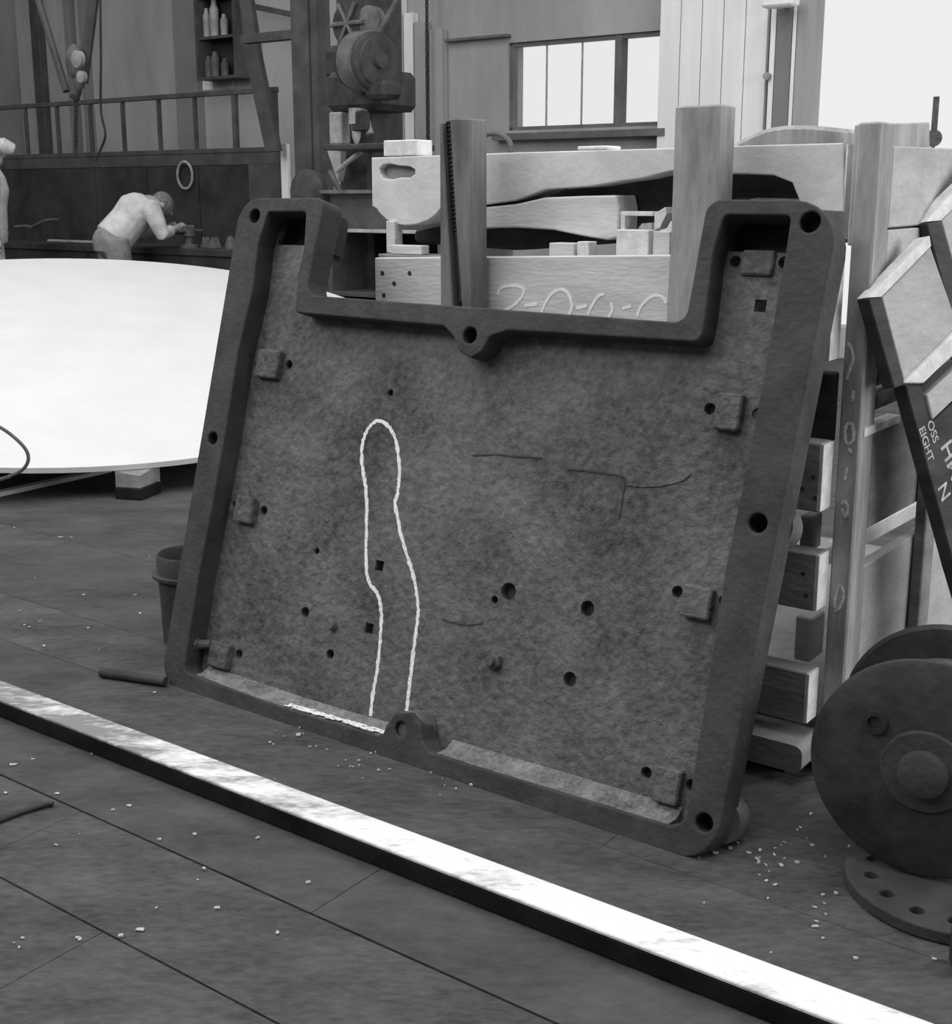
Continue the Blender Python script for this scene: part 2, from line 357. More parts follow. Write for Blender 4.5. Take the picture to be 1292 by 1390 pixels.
# darker wall facing round the window and pale vertical boards left of it
def trim(n, px0, px1, py0, py1, o0, o1, m, label):
    s0 = ho(px0, (py0 + py1) / 2, o0)[0]; s1 = ho(px1, (py0 + py1) / 2, o0)[0]
    za = ho(px0, py1, o0)[1]; zb_ = ho(px0, py0, o0)[1]
    b = MB(); b.box(s0, s1, o0, o1, max(za, 0), zb_, 0.004); return tag(b.build('trim_%d' % n, m), label, kind='structure')
ti = 1
for (a, b, y0, m, lb) in [(530, 544, -300, 'pale_board', 'narrow pale vertical wall board beside the drilling machine'),
                       (549, 561, 18, 'pale_board', 'pale vertical wall board with a rounded top'),
                       (563, 577, 30, 'wall', 'grey vertical wall board beside the hanging chain'),
                       (583, 600, 40, 'wall', 'grey vertical wall board right of the hanging chain'),
                       (38, 49, -300, 'steel_dark', 'dark slender wall post at the far left'),
                       (84, 91, -300, 'wall_dark', 'thin grey wall batten behind the pulley block'),
                       (104, 110, -300, 'wall_dark', 'thin grey wall batten beside the jib'),
                       (232, 262, -300, 'wall_dark', 'broad grey wall post beside the cabinet')]:
    trim(ti, a, b, y0, 300, 7.90, 7.995, m, lb); ti += 1
trim(ti, 604, 688, 53, 57, 7.93, 7.995, 'frame_grey', 'horizontal rail on the wall left of the window'); ti += 1

# sliding door, its boards and the frame posts of the big opening
def door():
    a = wz(901, 100)[0]; b_ = wz(1046, 100)[0]; r = empty('door_1', W((a + b_) / 2, 7.93, 0)); tag(r, 'white boarded sliding door', kind='structure')
    n = 5
    for i in range(n):
        q = MB(); q.box(a + (b_ - a) * i / n + 0.004, a + (b_ - a) * (i + 1) / n - 0.004, 7.90, 7.95, 0.02, 3.2, 0.004); q.build('door_board', 'door_white', r)
    q = MB(); q.box(a, b_, 7.86, 7.90, 3.02, 3.14, 0.005); q.build('door_rail', 'door_white', r)
    q = MB(); s = ho(1044, 104, 7.86); q.cone(W(s[0], 7.80, s[1]), W(s[0], 7.9, s[1]), 0.03, 0.03); q.build('door_handle', 'machine_pale', r)
    return b_
d_b = door()
for (a, b, m, lb) in [(1047, 1054, 'door_white', 'white edge strip of the door frame'), (1055, 1076, 'wall_dark', 'grey door frame post beside the opening'),
                      (1077, 1082, 'door_white', 'thin white strip on the door frame post'), (1083, 1098, 'wall', 'light grey outer post of the big opening')]:
    trim(ti, a, b, -300, 320, 7.84, 7.995, m, lb); ti += 1

# ================================================================== THE CAST-IRON PLATE
LEAN = R(17.0)
VP = Z * math.cos(LEAN) + WD * math.sin(LEAN); NP = U.cross(VP)
pm3 = Matrix((U, VP, NP)).transposed()
PB = BL + Vector((0, 0, 0.004))
plate = empty('cast_iron_plate', PB, pm3.to_euler())
tag(plate, 'large rusty cast-iron bed plate with two ears leaning on the crate', 'iron plate')
def pl(px, py, z=0.0):
    p = hit(px, py, PB + NP * z, NP) - PB; return (p.dot(U), p.dot(VP))
def plr(px, py, r=0.0): return pl(px, py) + (r,)
outer = rounded([plr(217, 927, 0.07), plr(327, 269, 0.07), plr(441, 268, 0.03), plr(414, 400, 0.035), plr(930, 438, 0.03), plr(960, 270, 0.035), plr(1144, 271, 0.10), plr(966, 1178, 0.085)])
inner_px = [(363, 287, 0.015), (415, 287, 0.012), (412, 338, 0), (404, 372, 0), (400, 424, 0.01), (602, 442, 0.03), (616, 458, 0.02), (622, 476, 0.02), (637, 486, 0.02), (653, 477, 0.02), (664, 456, 0.02), (690, 448, 0.03),
            (950, 464, 0.02), (957, 428, 0), (967, 345, 0), (982, 291, 0.015), (1073, 292, 0.012), (1067, 335, 0), (1058, 385, 0), (1040, 490, 0), (1013, 632, 0), (984, 773, 0), (957, 949, 0), (928, 1127, 0.04),
            (582, 1021, 0.03), (573, 1006, 0.015), (571, 984, 0.02), (556, 967, 0.02), (536, 968, 0.02), (524, 984, 0.02), (518, 1000, 0.03),
            (386, 961, 0), (249, 912, 0.04), (252, 890, 0), (270, 779, 0), (286, 696, 0), (305, 590, 0), (322, 480, 0), (342, 396, 0), (350, 330, 0)]
inner = rounded([plr(*q) for q in inner_px])
fl_holes = [(345, 293, 0.020), (1099, 301, 0.022), (637, 455, 0.020), (288, 595, 0.018), (1028, 710, 0.020), (955, 1117, 0.019), (544, 990, 0.018)]
rim = mesh_obj('rim', plate_mesh('rim', [outer, inner] + [circ(*pl(x, y), r) for x, y, r in fl_holes], -0.078, 0.0, 0.004), 'iron_rim', plate)
PZ = -0.065
def pp(px, py): return pl(px, py, PZ)
cxo = sum(p[0] for p in outer) / len(outer); cyo = sum(p[1] for p in outer) / len(outer)
def inset(lp, d):
    out = []; n = len(lp)
    for i in range(n):
        a = Vector(lp[i - 1]); p = Vector(lp[i]); c = Vector(lp[(i + 1) % n]); t = (c - a).normalized(); out.append((p.x + t.y * d, p.y - t.x * d))
    return out
pan_out = inset(outer, .012)
round_holes = [(530, 533, .009), (414, 831, .014), (430, 748, .009), (797, 826, .018), (690, 803, .021), (671, 814, .010), (448, 888, .013), (773, 922, .017)]
pads = [(355, 385, 475, 513, [(351, 494), (392, 495)]), (326, 350, 672, 708, [(320, 686), (358, 693)]), (291, 317, 868, 903, [(324, 888)]),
        (976, 1011, 534, 584, [(963, 555), (1028, 562)]), (931, 971, 792, 836, [(919, 803), (983, 816)]), (894, 929, 1036, 1086, [(877, 1049), (938, 1066)]),
        (1008, 1052, 340, 374, [(998, 355), (1064, 356)])]
holes = [circ(*pp(x, y), r, 14) for x, y, r in round_holes]
for x0, x1, y0, y1, hh in pads:
    for h in hh: holes.append(circ(*pp(*h), 0.013, 14))
for (x, y) in [(501, 853), (515, 768), (1032, 415)]:
    a, b = pp(x, y); q = 0.013; holes.append([(a - q, b - q), (a + q, b - q), (a + q, b + q), (a - q, b + q)])
def pocket(tl, tr, h):                                   # a little wider than the opening in the rim
    a = pl(*tl); c = pl(*tr); return [(a[0] - .006, a[1] + .008), (c[0] + .006, c[1] + .008), (c[0] + .006, c[1] - h), (a[0] - .006, a[1] - h)]
pocks = [pocket((363, 287), (415, 287), .075), pocket((982, 291), (1073, 292), .062)]
panel = mesh_obj('panel', plate_mesh('panel', [pan_out] + holes + pocks, PZ - 0.02, PZ), 'iron_panel', plate)
backing = [pl(*q) for q in [(262, 900), (330, 470), (400, 445), (955, 480), (1010, 500), (935, 1110)]]
b = MB(); b.prism([(x, y, -0.125) for x, y in backing], (0, 0, 0.038)); b.build('added_backing', 'iron_dark', plate, local=True)  # unseen backing added so the panel holes look dark
for pk in pocks:                                         # deep core pockets in the ears
    xs = [p[0] for p in pk]; ys = [p[1] for p in pk]; x0, x1, y0, y1 = min(xs) - .004, max(xs) + .004, min(ys) - .01, max(ys) + .004
    b = MB(); b.lbox(x0, x1, y0, y1, -0.15, -0.14); b.lbox(x0 - .01, x0, y0, y1, -0.15, PZ - .02); b.lbox(x1, x1 + .01, y0, y1, -0.15, PZ - .02)
    b.lbox(x0, x1, y1, y1 + .01, -0.15, PZ - .02); b.lbox(x0, x1, y0 - .01, y0, -0.15, PZ - .02); b.build('core_pocket', 'iron_dark', plate, local=True)
for x0, x1, y0, y1, hh in pads:                          # raised machining pads
    a = pp(x0, y0); c = pp(x1, y1); d = pp(x0, y1); xa = (a[0] + d[0]) / 2; xb = xa + (c[0] - d[0])
    b = MB(); b.lbox(xa, xb, min(c[1], d[1]), a[1], PZ - .005, PZ + (0.010 if y0 < 400 else 0.024), 0.004); b.build('machined_pad', 'iron_panel', plate, local=True)
# rear bosses behind the flange holes, and the lug barrel at the foot
for (x, y) in [(1028, 710), (955, 1117), (288, 595)]:
    a, b_ = pl(x, y); b = MB(); b.lathe((a, b_, -0.02), (0, 0, -1), [(0.045, 0.05), (0.10, 0.05), (0.106, 0.044)], 24); b.build('boss', 'iron_mid', plate, smooth=True, local=True)
a, b_ = pl(556, 990, -0.03); b = MB(); b.lathe((a + .01, b_, -0.06), (0, 0, 1), [(0, 0.048), (0.040, 0.046), (0.047, 0.040)], 24); b.build('lug_barrel', 'iron_mid', plate, smooth=True, local=True)
# studs, a hex nut and a broken bolt
for (x, y, r, h) in [(453, 849, .013, .02), (673, 898, .020, .018)]:
    a, b_ = pp(x, y); b = MB(); b.lathe((a, b_, PZ - .004), (0, 0, 1), [(0, r), (h, r), (h + .003, r * .8)], 6 if r > .015 else 12)
    if r > .015: b.lathe((a, b_, PZ + h), (0, 0, 1), [(0, r * .5), (.012, r * .5)], 10)
    b.build('stud', 'iron_mid', plate, local=True)
a, b_ = pp(300, 880); b = MB(); b.cone((a - .030, b_ + .004, PZ + .010), (a - .062, b_ - .002, PZ + .024), .012, .014, 10); b.lathe((a - .062, b_ - .002, PZ + .024), (-1, -.1, .45), [(0, .019), (.012, .019), (.015, .015)], 8)
b.build('bolt', 'iron_mid', plate, local=True)
# a faint raised repair patch and cracks in the casting skin
def seam(pts, w, t): 
    b = MB(); b.ribbon([Vector((*pp(*q), PZ)) for q in spline([Vector((x, y)) for x, y in pts], 5)], w, (0, 0, 1), t, 0.5); return b
seam([(770, 637), (800, 639), (835, 644), (846, 648)], .004, .003).build('casting_seam', 'iron_rim', plate, local=True)
seam([(848, 648), (846, 670), (840, 705)], .004, .002).build('casting_seam', 'iron_rim', plate, local=True)
seam([(640, 618), (672, 617), (705, 620), (735, 622)], .0035, .002).build('casting_seam', 'iron_rim', plate, local=True)
seam([(600, 840), (630, 848), (655, 846)], .0035, .002).build('casting_seam', 'iron_rim', plate, local=True)
seam([(850, 658), (890, 660), (925, 652), (938, 642)], .004, .003).build('casting_seam', 'iron_panel', plate, local=True)
# the chalk outline drawn on the panel
ck = [(503, 972), (506, 945), (512, 910), (516, 870), (518, 835), (513, 808), (501, 790), (497, 760), (498, 700), (497, 665), (493, 640), (491, 615), (494, 595), (502, 579), (514, 571), (526, 577), (536, 594), (541, 620), (542, 650), (540, 668), (537, 685), (543, 720), (553, 755), (562, 785), (567, 815), (567, 840), (562, 880), (557, 920), (552, 965)]
b = MB(); b.ribbon([Vector((*pp(*q), PZ)) for q in spline([Vector(p) for p in ck], 7)], .0095, (0, 0, 1), .0012, .4)
b.ribbon([Vector((*pp(*q), PZ)) for q in spline([Vector(p) for p in [(563, 884), (559, 915), (553, 962)]], 7)], .005, (0, 0, 1), .0014, .4)
co = b.build('chalk_outline', 'chalk', plate, local=True); co['label'] = 'white chalk outline drawn on the panel'
# fillet added along the ledge; skylight painted in pale, dusty, with fallen chalk
def fillet(pxs, h, name, m, z1=-.006):
    b = MB(); A = []
    for (x, y) in pxs:
        a, q = pl(x, y); A.append([b.bm.verts.new(v) for v in ((a, q - .006, z1 - .002), (a, q + .001, z1), (a, q + h * .30, PZ * .62), (a, q + h, PZ + .0015), (a, q - .006, PZ))])
    for k in range(len(A) - 1):
        for i in range(5): b.bm.faces.new((A[k][i], A[k][(i + 1) % 5], A[k + 1][(i + 1) % 5], A[k + 1][i]))
    b.bm.faces.new(A[0]); b.bm.faces.new(A[-1][::-1]); return b.build(name, m, plate, local=True)
fillet([(258, 917), (320, 938), (386, 961), (450, 981), (512, 999)], .026, 'added_lit_ledge_fillet', 'lit_dusty_iron')
fillet([(590, 1023), (670, 1048), (760, 1075), (840, 1100), (905, 1120)], .030, 'added_lit_ledge_fillet', 'lit_dusty_iron')
rr = random.Random(3); b = MB()
for k in range(150):
    t_ = rr.random(); px = 384 + t_ * 134; py = 960 + t_ * 40; a, q = pl(px, py); z = -rr.uniform(.008, .030); w = rr.uniform(.003, .010)
    hh = q + .0035 + .026 * .30 * (-z - .006) / (-PZ * .62 - .006)
    b.prism([(a - w, hh, z - .004), (a + w, hh, z - .003), (a + w * .8, hh - .001, z + .004), (a - w, hh - .001, z + .003)], (0, .0015, .0008))
cd = b.build('chalk_dust', 'chalk', plate, local=True); cd['kind'] = 'stuff'; cd['label'] = 'white chalk dust on the lower ledge'

# ================================================================== THE CRATE BEHIND IT
crate = empty('wooden_crate', W(0.9, 0.9, 0)); tag(crate, 'open slatted wooden crate carrying the leaning iron plate', 'crate')
PO = 0.53                                                # front faces of the posts
def cpart(name, px0, px1, py0, py1, o0, o1, m, bevel=.004, zlo=None, zhi=None, parent=crate, mats=None):
    pm_ = (py0 + py1) / 2
    s0 = ho(px0, pm_, o0)[0]; s1 = ho(px1, pm_, o0)[0]; pxm = (px0 + px1) / 2
    z0 = ho(pxm, py1, o0)[1] if zlo is None else zlo; z1 = ho(pxm, py0, o0)[1] if zhi is None else zhi
    b = MB(); b.box(s0, s1, o0, o1, z0, z1, bevel); return b.build(name, m, parent), (s0, s1, z0, z1)
# split post with a threaded rod in its gap
sA0 = ho(597, 290, PO)[0]; sA1 = ho(650, 290, PO)[0]; zA = ho(625, 163, PO)[1]; g0 = ho(604, 165, PO)[0]; g1 = ho(612, 300, PO)[0]; gb = ho(622, 420, PO)[0]
def quadpost(pts, o0, o1, m, name='post'):
    b = MB(); b.prism([W(s, o0, z) for s, z in pts], WD * (o1 - o0), .003); return b.build(name, m, crate)
q = lambda x, y, o=PO: ho(x, y, o)
zlow = 0.12
quadpost([(q(597, 300)[0], zlow), (q(615, 420)[0], zlow), q(615, 420), q(607, 300), q(600, 166), q(596, 166)], PO, PO + .07, 'post_wood')
quadpost([(q(628, 420)[0], zlow), (q(641, 420)[0], zlow), q(639, 161), q(610, 161), q(618, 300), q(627, 420)], PO, PO + .07, 'post_wood')
rodp = [W(*(lambda t: (t[0], PO + .03, t[1]))(q(606 + 16 * k / 8, 165 + 245 * k / 8))) for k in range(9)]
b = MB(); b.tube(rodp, .016, 10)
for k in range(26):
    t = k / 26; p = rodp[0].lerp(rodp[-1], t * .62); b.lathe(p, (rodp[-1] - rodp[0]), [(-.0035, .016), (0, .021), (.0035, .016)], 10)
b.build('threaded_rod', 'iron_dark', crate)
cpart('post', 911, 972, 143, 440, PO, PO + .08, 'crate_wood', zlo=.12)
_, (sc0, sc1, _, _) = cpart('post', 1150, 1180, 166, 640, PO, PO + .085, 'crate_wood', zlo=0.0)
SR = sc1                                                 # right-hand side plane of the crate
cpart('post', 160, 168, 400, 420, PO, PO + .08, 'crate_wood', zlo=0.0, zhi=0.6) if False else None
# front slats; sawn ends made paler for the light from the right
def slat(pxr, ytop, ybot, o0=.465, o1=.525, m='slat_wood', s_left=.2, bev=.003):
    sr, z1 = ho(pxr, ytop, o0); z0 = ho(pxr, ybot, o0)[1]
    b = MB(); b.box(s_left, sr - .004, o0, o1, z0, z1, bev); o = b.build('slat', m, crate)
    b = MB(); b.box(sr - .004, sr, o0 + .002, o1 - .002, z0 + .002, z1 - .002); e = b.build('lit_sawn_end', 'pale_and_lit_wood', o.parent)
    e.parent = o; return sr, z0, z1
slat(1133, 352, 492, s_left=1.42); sl = slat(1118, 603, 697); slat(1112, 754, 832); sl4 = slat(1098, 915, 985, s_left=.2)
# nail holes in the front slats
for (x, y) in [(1093, 618), (1104, 648), (1089, 664), (1106, 676), (1090, 779), (1094, 808)]:
    s_, z_ = ho(x, y, .4645); b = MB(); b.cone(W(s_, .4655, z_), W(s_, .4635, z_), .005, .005, 8); b.build('nail', 'iron_dark', crate)
# blocks set between the slats, seen in the gaps
cpart('spacer', 1085, 1102, 700, 748, .58, .64, 'slat_wood')
cpart('spacer', 1078, 1101, 838, 898, .58, .66, 'pale_wood')
cpart('spacer', 1090, 1128, 505, 600, .56, .60, 'dark_wood')
# rounded bearer under the crate
sb, zb_ = ho(1090, 1000, .42)
for so, nm in ((0, 'bearer'),):
    prof = rounded([(0.2, .035, 0), (sb, .035, .02), (sb, .10, .02), (0.2, .10, 0)])
    b = MB(); b.prism([W(s, .42, z) for s, z in prof], WD * .12); b.build('bearer', 'slat_wood', crate)
    b = MB(); b.box(.25, sb - .06, .48, .54, 0, .035, .003); b.build('runner', 'dark_wood', crate)
b = MB(); b.box(.2, 1.70, 1.9, 2.02, 0, .10, .004); b.build('bearer', 'slat_wood', crate)
# base boards of the crate
b = MB(); b.box(.2, SR - .01, .55, 2.05, .105, .135, .003); b.build('base', 'slat_wood', crate)
for s_ in (.25,):
    b = MB(); b.box(s_, s_ + .08, PO, PO + .08, 0, .75, .004); b.build('post', 'crate_wood', crate)
for s_ in (.25, SR - .08):
    b = MB(); b.box(s_, s_ + .08, 2.03, 2.11, 0, 1.35, .004); b.build('post', 'crate_wood', crate)
# chalk-marked board between the posts: it tilts a little, so it gets its own corners
OD = PO + .085
dz = [ho(508, 350, OD), ho(911, 346, OD), ho(905, 470, OD), ho(510, 460, OD)]
b = MB(); b.prism([W(s, OD, z) for s, z in dz], WD * .03, .003); brd = b.build('board', 'pale_wood', crate); brd['label'] = 'pale board with chalk figures'
def stroke(parent, pts, o, w, name, jit=.35, m='chalk'):
    for st in pts:
        b = MB(); b.ribbon([W(*(lambda t: (t[0], o, t[1]))(ho(p.x, p.y, o))) for p in spline([Vector(k) for k in st], 6)], w, -WD, .0012, jit)
        o_ = b.build(name, m, crate); o_.parent = parent
stroke(brd, [[(675, 400), (680, 391), (692, 388), (705, 389), (711, 394), (707, 405), (695, 416), (682, 423)], [(682, 423), (690, 428), (705, 432)], [(712, 415), (722, 414), (730, 412)],
             [(735, 425), (741, 410), (750, 398), (760, 393), (769, 396), (774, 405), (776, 418), (771, 430)], [(782, 418), (790, 417), (797, 415)],
             [(798, 427), (804, 414), (812, 402), (820, 399)], [(829, 411), (831, 421), (826, 430)], [(845, 419), (851, 417), (857, 416)], [(865, 430), (869, 418), (878, 407), (889, 401), (900, 404), (904, 412)]], OD, .0075, 'chalk_figure', .2, 'chalk_bright')
for (x, y) in [(519, 371), (556, 371), (535, 385), (521, 401)]:
    s_, z_ = ho(x, y, OD); b = MB(); b.cone(W(s_, OD + .001, z_), W(s_, OD - .001, z_), .007, .007, 8); n_ = b.build('nail', 'iron_dark', crate); n_.parent = brd
# chalk scribble down the corner post
postc = [o for o in crate.children if o.name.startswith('post')][3]
stroke(postc, [[(1151, 465), (1157, 476), (1158, 488), (1153, 503), (1150, 515)], [(1158, 530), (1157, 545)], [(1147, 585), (1150, 576), (1156, 576), (1159, 588), (1156, 600), (1149, 601), (1147, 585)], [(1152, 608), (1156, 615)], [(1150, 634), (1147, 652)],
               [(1143, 685), (1147, 680), (1151, 690), (1147, 702), (1143, 690)], [(1138, 792), (1144, 800), (1145, 812), (1139, 826), (1132, 830)], [(1139, 795), (1134, 812), (1133, 826)]], PO - .0005, .006, 'chalk_mark', .4, 'chalk_soft')
# side boards of the crate, running back from the corner post
def side(px0, ya0, ya1, px1, yb0, yb1, m, t=.028, name='side_board', s=None, fr=0.0):
    s = SR if s is None else s
    c = [hs(px0, ya0, s), hs(px1, yb0, s), hs(px1, yb1, s), hs(px0, ya1, s)]
    o_beg = PO + .087                                    # boards start behind the corner post
    def cut(a, b): k = (o_beg - a[0]) / (b[0] - a[0]); return (o_beg, a[1] + (b[1] - a[1]) * k)
    c[0], c[3] = cut(c[0], c[1]), cut(c[3], c[2])
    b = MB(); b.prism([W(s, o, z) for o, z in c], -U * t, .003); return b.build(name, m, crate)
side(1186, 197, 311, 1330, 203, 299, 'side_wood'); side(1184, 314, 404, 1330, 302, 370, 'side_wood')
side(1178, 440, 530, 1330, 395, 465, 'dark_wood'); side(1176, 540, 562, 1330, 480, 498, 'dark_wood')
so = side(1174, 582, 720, 1320, 525, 640, 'slat_wood')
c = [hs(1174, 582, SR + .004), hs(1222, 563, SR + .004)]
b = MB(); b.prism([W(SR + .004, c[0][0], c[0][1]), W(SR + .004, c[1][0], c[1][1]), W(SR + .004, c[1][0], c[1][1] - .018), W(SR + .004, c[0][0], c[0][1] - .018)], -U * .03); b.build('batten', 'pale_and_lit_wood', crate)
side(1164, 775, 960, 1320, 675, 830, 'side_wood')
side(1166, 722, 745, 1320, 645, 660, 'side_wood', s=SR - .25)
b = MB(); b.box(SR + .002, SR + .03, .95, 1.03, .1, 1.0, .003); b.build('side_post', 'slat_wood', crate)
# upright board standing behind the corner post, pale top
side(1192, 168, 330, 1262, 166, 320, 'crate_wood', s=SR - .06, name='upright_board')

# ------------------------------------------------------------------ shaped chocks and packing inside the crate
def chock(name, prof, o0, th, m, label, cat='timber', bev=.004):
    b = MB(); b.prism([W(s, o0, z) for s, z in [ho(x, y, o0) for x, y in prof]], WD * th, bev); o = b.build(name, m); return tag(o, label, cat)
OE = .70
E1P = [(504, 214), (592, 211), (700, 207), (912, 201), (1000, 198), (1145, 194), (1145, 288), (1090, 285), (1075, 248), (1050, 238), (1005, 236), (985, 236), (950, 228), (910, 232), (870, 242), (840, 246), (800, 253), (740, 257), (700, 272), (660, 278), (610, 284), (597, 284), (590, 292), (580, 299), (566, 304), (550, 306), (536, 304), (524, 298), (514, 288), (511, 283), (505, 280)]
HOL = [(515, 229), (519, 224), (528, 222), (542, 225), (556, 226), (563, 230), (563, 236), (556, 241), (544, 241), (530, 244), (520, 242), (516, 236)]
FR = Matrix((U, Z, -WD)).transposed().to_4x4()
c0 = W(1.0, OE, ho(800, 250, OE)[1])                      # origin of the timber's own axes
def e1loc(q): s_, z_ = ho(q[0], q[1], OE); p = W(s_, OE, z_) - c0; return (p.dot(U), p.z)
E1 = mesh_obj('shaped_timber', plate_mesh('shaped_timber', [[e1loc(q) for q in E1P], [e1loc(q) for q in HOL]], -.10, 0, .003), 'saddle_wood')
E1.matrix_world = Matrix.Translation(c0) @ FR
tag(E1, 'long pale timber with a scalloped underside on top of the crate', 'timber')
b = MB(); hx = [e1loc(q) for q in HOL]; b.lbox(min(p[0] for p in hx) - .004, max(p[0] for p in hx) + .004, min(p[1] for p in hx) - .004, max(p[1] for p in hx) + .004, -.06, -.022); b.build('carved_hollow', 'slat_wood', E1, local=True)
xe = e1loc((1145, 240))[0]; b = MB(); b.lbox(xe + .0005, xe + .005, e1loc((1145, 286))[1], e1loc((1145, 196))[1], -.097, -.003); b.build('lit_sawn_end', 'pale_and_lit_wood', E1, local=True)
E2 = chock('shaped_timber', [(599, 288), (620, 285), (660, 281), (700, 277), (740, 268), (790, 266), (836, 265), (840, 285), (838, 322), (825, 326), (800, 322), (750, 312), (700, 309), (660, 310), (620, 312), (599, 310)], OE + .002, .10, 'saddle_wood', 'short wavy pale timber under the long scalloped one')
# the dark forging clamped between them
IR = chock('iron_forging', [(600, 300), (660, 262), (740, 246), (850, 232), (915, 222), (1010, 226), (1085, 232), (1085, 270), (1000, 268), (915, 298), (838, 305), (838, 330), (700, 340), (560, 330), (560, 310)], OE + .115, .12, 'iron_dark', 'dark iron forging packed between the shaped timbers', 'casting', .012)
def block(name, px0, px1, py0, py1, o0, o1, m, label, cat='wood block', bev=.003):
    o, _ = cpart(name, px0, px1, py0, py1, o0, o1, m, bev, parent=None); return tag(o, label, cat)
zt_ = ho(545, 213.5, OE)[1]
def on_top(px0, px1, py0, m, label):                     # block standing on the long timber
    s0 = ho(px0, 205, OE + .01)[0]; s1 = ho(px1, 205, OE + .01)[0]; z1 = ho((px0 + px1) / 2, py0, OE + .01)[1]
    px = (px0 + px1) / 2; yt = 214 - (px - 504) * 20 / 641; z0 = ho(px, yt - .5, OE)[1]
    b = MB(); b.box(s0, s1, OE + .01, OE + .08, z0 + .002, z1, .003); return tag(b.build('wood_block', m), label, 'wood block')
on_top(520, 566, 190, 'pale_and_lit_wood', 'white wood block standing on the left end of the long timber')
on_top(783, 824, 198, 'pale_and_lit_wood', 'thin white wood block on the long timber below the window')
ztop = dz[0][1]
def on_board(px0, px1, py0, py1, o0, o1, m, label):
    o, _ = cpart('wood_block', px0, px1, py0, py1, o0, o1, m, .002, parent=None, zlo=shelf_z - .003); return tag(o, label, 'wood block')
shelf_z = ho(700, 349, OD + .03)[1]
b = MB(); b.box(ho(512, 350, OD + .03)[0], ho(912, 350, OD + .03)[0], OD + .032, OD + .032 + .10, shelf_z - .035, shelf_z - .004, .003); b.build('ledge', 'slat_wood', crate)
on_board(745, 779, 330, 349.5, OD + .04, OD + .09, 'pale_wood', 'small pale wood block left of a narrow one under the wavy timber')
on_board(783, 799, 328, 349.5, OD + .04, OD + .08, 'pale_and_lit_wood', 'narrow upright pale wood block under the wavy timber')
on_board(836, 880, 312, 349.5, OD + .04, OD + .10, 'pale_and_lit_wood', 'bright wood block on the board beside the wide post')
on_board(886, 909, 314, 349.5, OD + .035, OD + .06, 'pale_wood', 'pale upright offcut against the wide post')
on_board(530, 572, 333, 349.5, OD + .035, OD + .07, 'pale_wood', 'rough pale wood block on the board under the rounded timber end')
o, _ = cpart('wood_strip', 524, 536, 300, 349.5, OD + .075, OD + .11, 'pale_wood', .002, parent=None, zlo=shelf_z - .003); tag(o, 'slim pale upright strip under the rounded timber end', 'wood strip')
o, _ = cpart('wood_strip', 842, 886, 287, 293, OD + .07, OD + .10, 'pale_and_lit_wood', .001, parent=None); tag(o, 'thin bright strip bridging above the bright wood block', 'wood strip')
o, _ = cpart('wood_strip', 842, 848, 293, 312, OD + .07, OD + .10, 'pale_wood', .001, parent=None); tag(o, 'tiny upright pale strip standing on the bright block', 'wood strip')
chock('wedge', [(888, 290), (903, 281), (905, 290), (895, 310), (888, 312)], OD + .07, .04, 'pale_and_lit_wood', 'bright wooden wedge leaning beside the wide post', 'wedge', .001)
# dark domed casting standing behind the crate, its back showing over the long timber
prof = [ho(x, y, 1.0) for x, y in [(985, 330), (985, 200), (1000, 192), (1020, 182), (1040, 174), (1065, 170), (1100, 170), (1142, 174), (1150, 330)]]
b = MB(); b.prism([W(s, 1.0, z) for s, z in prof], WD * .5, .01); tag(b.build('domed_casting', 'crate_wood'), 'grey domed block rising behind the long timber', 'casting')
dome = bpy.data.objects[-1] if False else None

# ------------------------------------------------------------------ leaning lid with stencilled lettering, right edge of the picture
NL = Vector((0.55, -0.80, 0.16)).normalized()
PL0 = CAMP + ray(1230, 480) * 2.72
def lq(px, py, off=0.0): return hit(px, py, PL0 + NL * off, NL)
lid = empty('packing_case_lid', lq(1300, 1000)); lid.location.z = 0
tag(lid, 'tilted packing case lid with pale and dark stencilled boards', 'crate lid')
def lidpart(name, quad, th, m, off=0.0, bev=.002):
    b = MB(); b.prism([lq(x, y, off) for x, y in quad], -NL * th, bev); return b.build(name, m, lid)
lidpart('pale_board', [(1197, 403), (1263, 335), (1310, 470), (1250, 521), (1228, 521)], .03, 'side_wood')
lidpart('shade_strip', [(1179, 405), (1196.5, 404), (1228.5, 522), (1214, 527)], .032, 'dark_wood', .004)  # dark strip: shade on the lid's left edge put in as colour
lidpart('lit_strip', [(1179, 404), (1196.5, 403), (1264, 334), (1262, 320), (1256, 324)], .032, 'pale_and_lit_wood', .004, .001)  # pale strip painting the light along the lid's top edge
lidpart('batten', [(1229, 520), (1254, 520), (1312, 464), (1312, 436)], .05, 'pale_and_lit_wood', .012)
lidpart('batten', [(1258, 536), (1312, 486), (1312, 526), (1266, 570)], .045, 'side_wood', .006)
dk = lidpart('stencilled_board', [(1229, 523), (1250, 523), (1265, 572), (1345, 500), (1420, 900), (1400, 960), (1352, 960), (1296, 770)], .035, 'dark_wood')
def text(body, size, origin_px, dir_px, parent, m, name):
    cu = bpy.data.curves.new(name, 'FONT'); cu.body = body; cu.size = 1.0; cu.extrude = 0.0; cu.offset = 0.012
    o = bpy.data.objects.new(name + '_t', cu); col.objects.link(o); dg = bpy.context.evaluated_depsgraph_get(); dg.update()
    me = bpy.data.meshes.new_from_object(o.evaluated_get(dg)); bpy.data.objects.remove(o)
    p0 = lq(*origin_px, .0012); x = (lq(*dir_px, .0012) - p0).normalized(); y = NL.cross(x)
    for v in me.vertices: v.co = p0 + x * v.co.x * size + y * v.co.y * size - lid.location
    ob = mesh_obj(name, me, m, parent); return ob
t1 = text('OSS', .030, (1258, 574), (1268, 605), dk, 'stencil', 'stencil_lettering'); t1.parent = dk
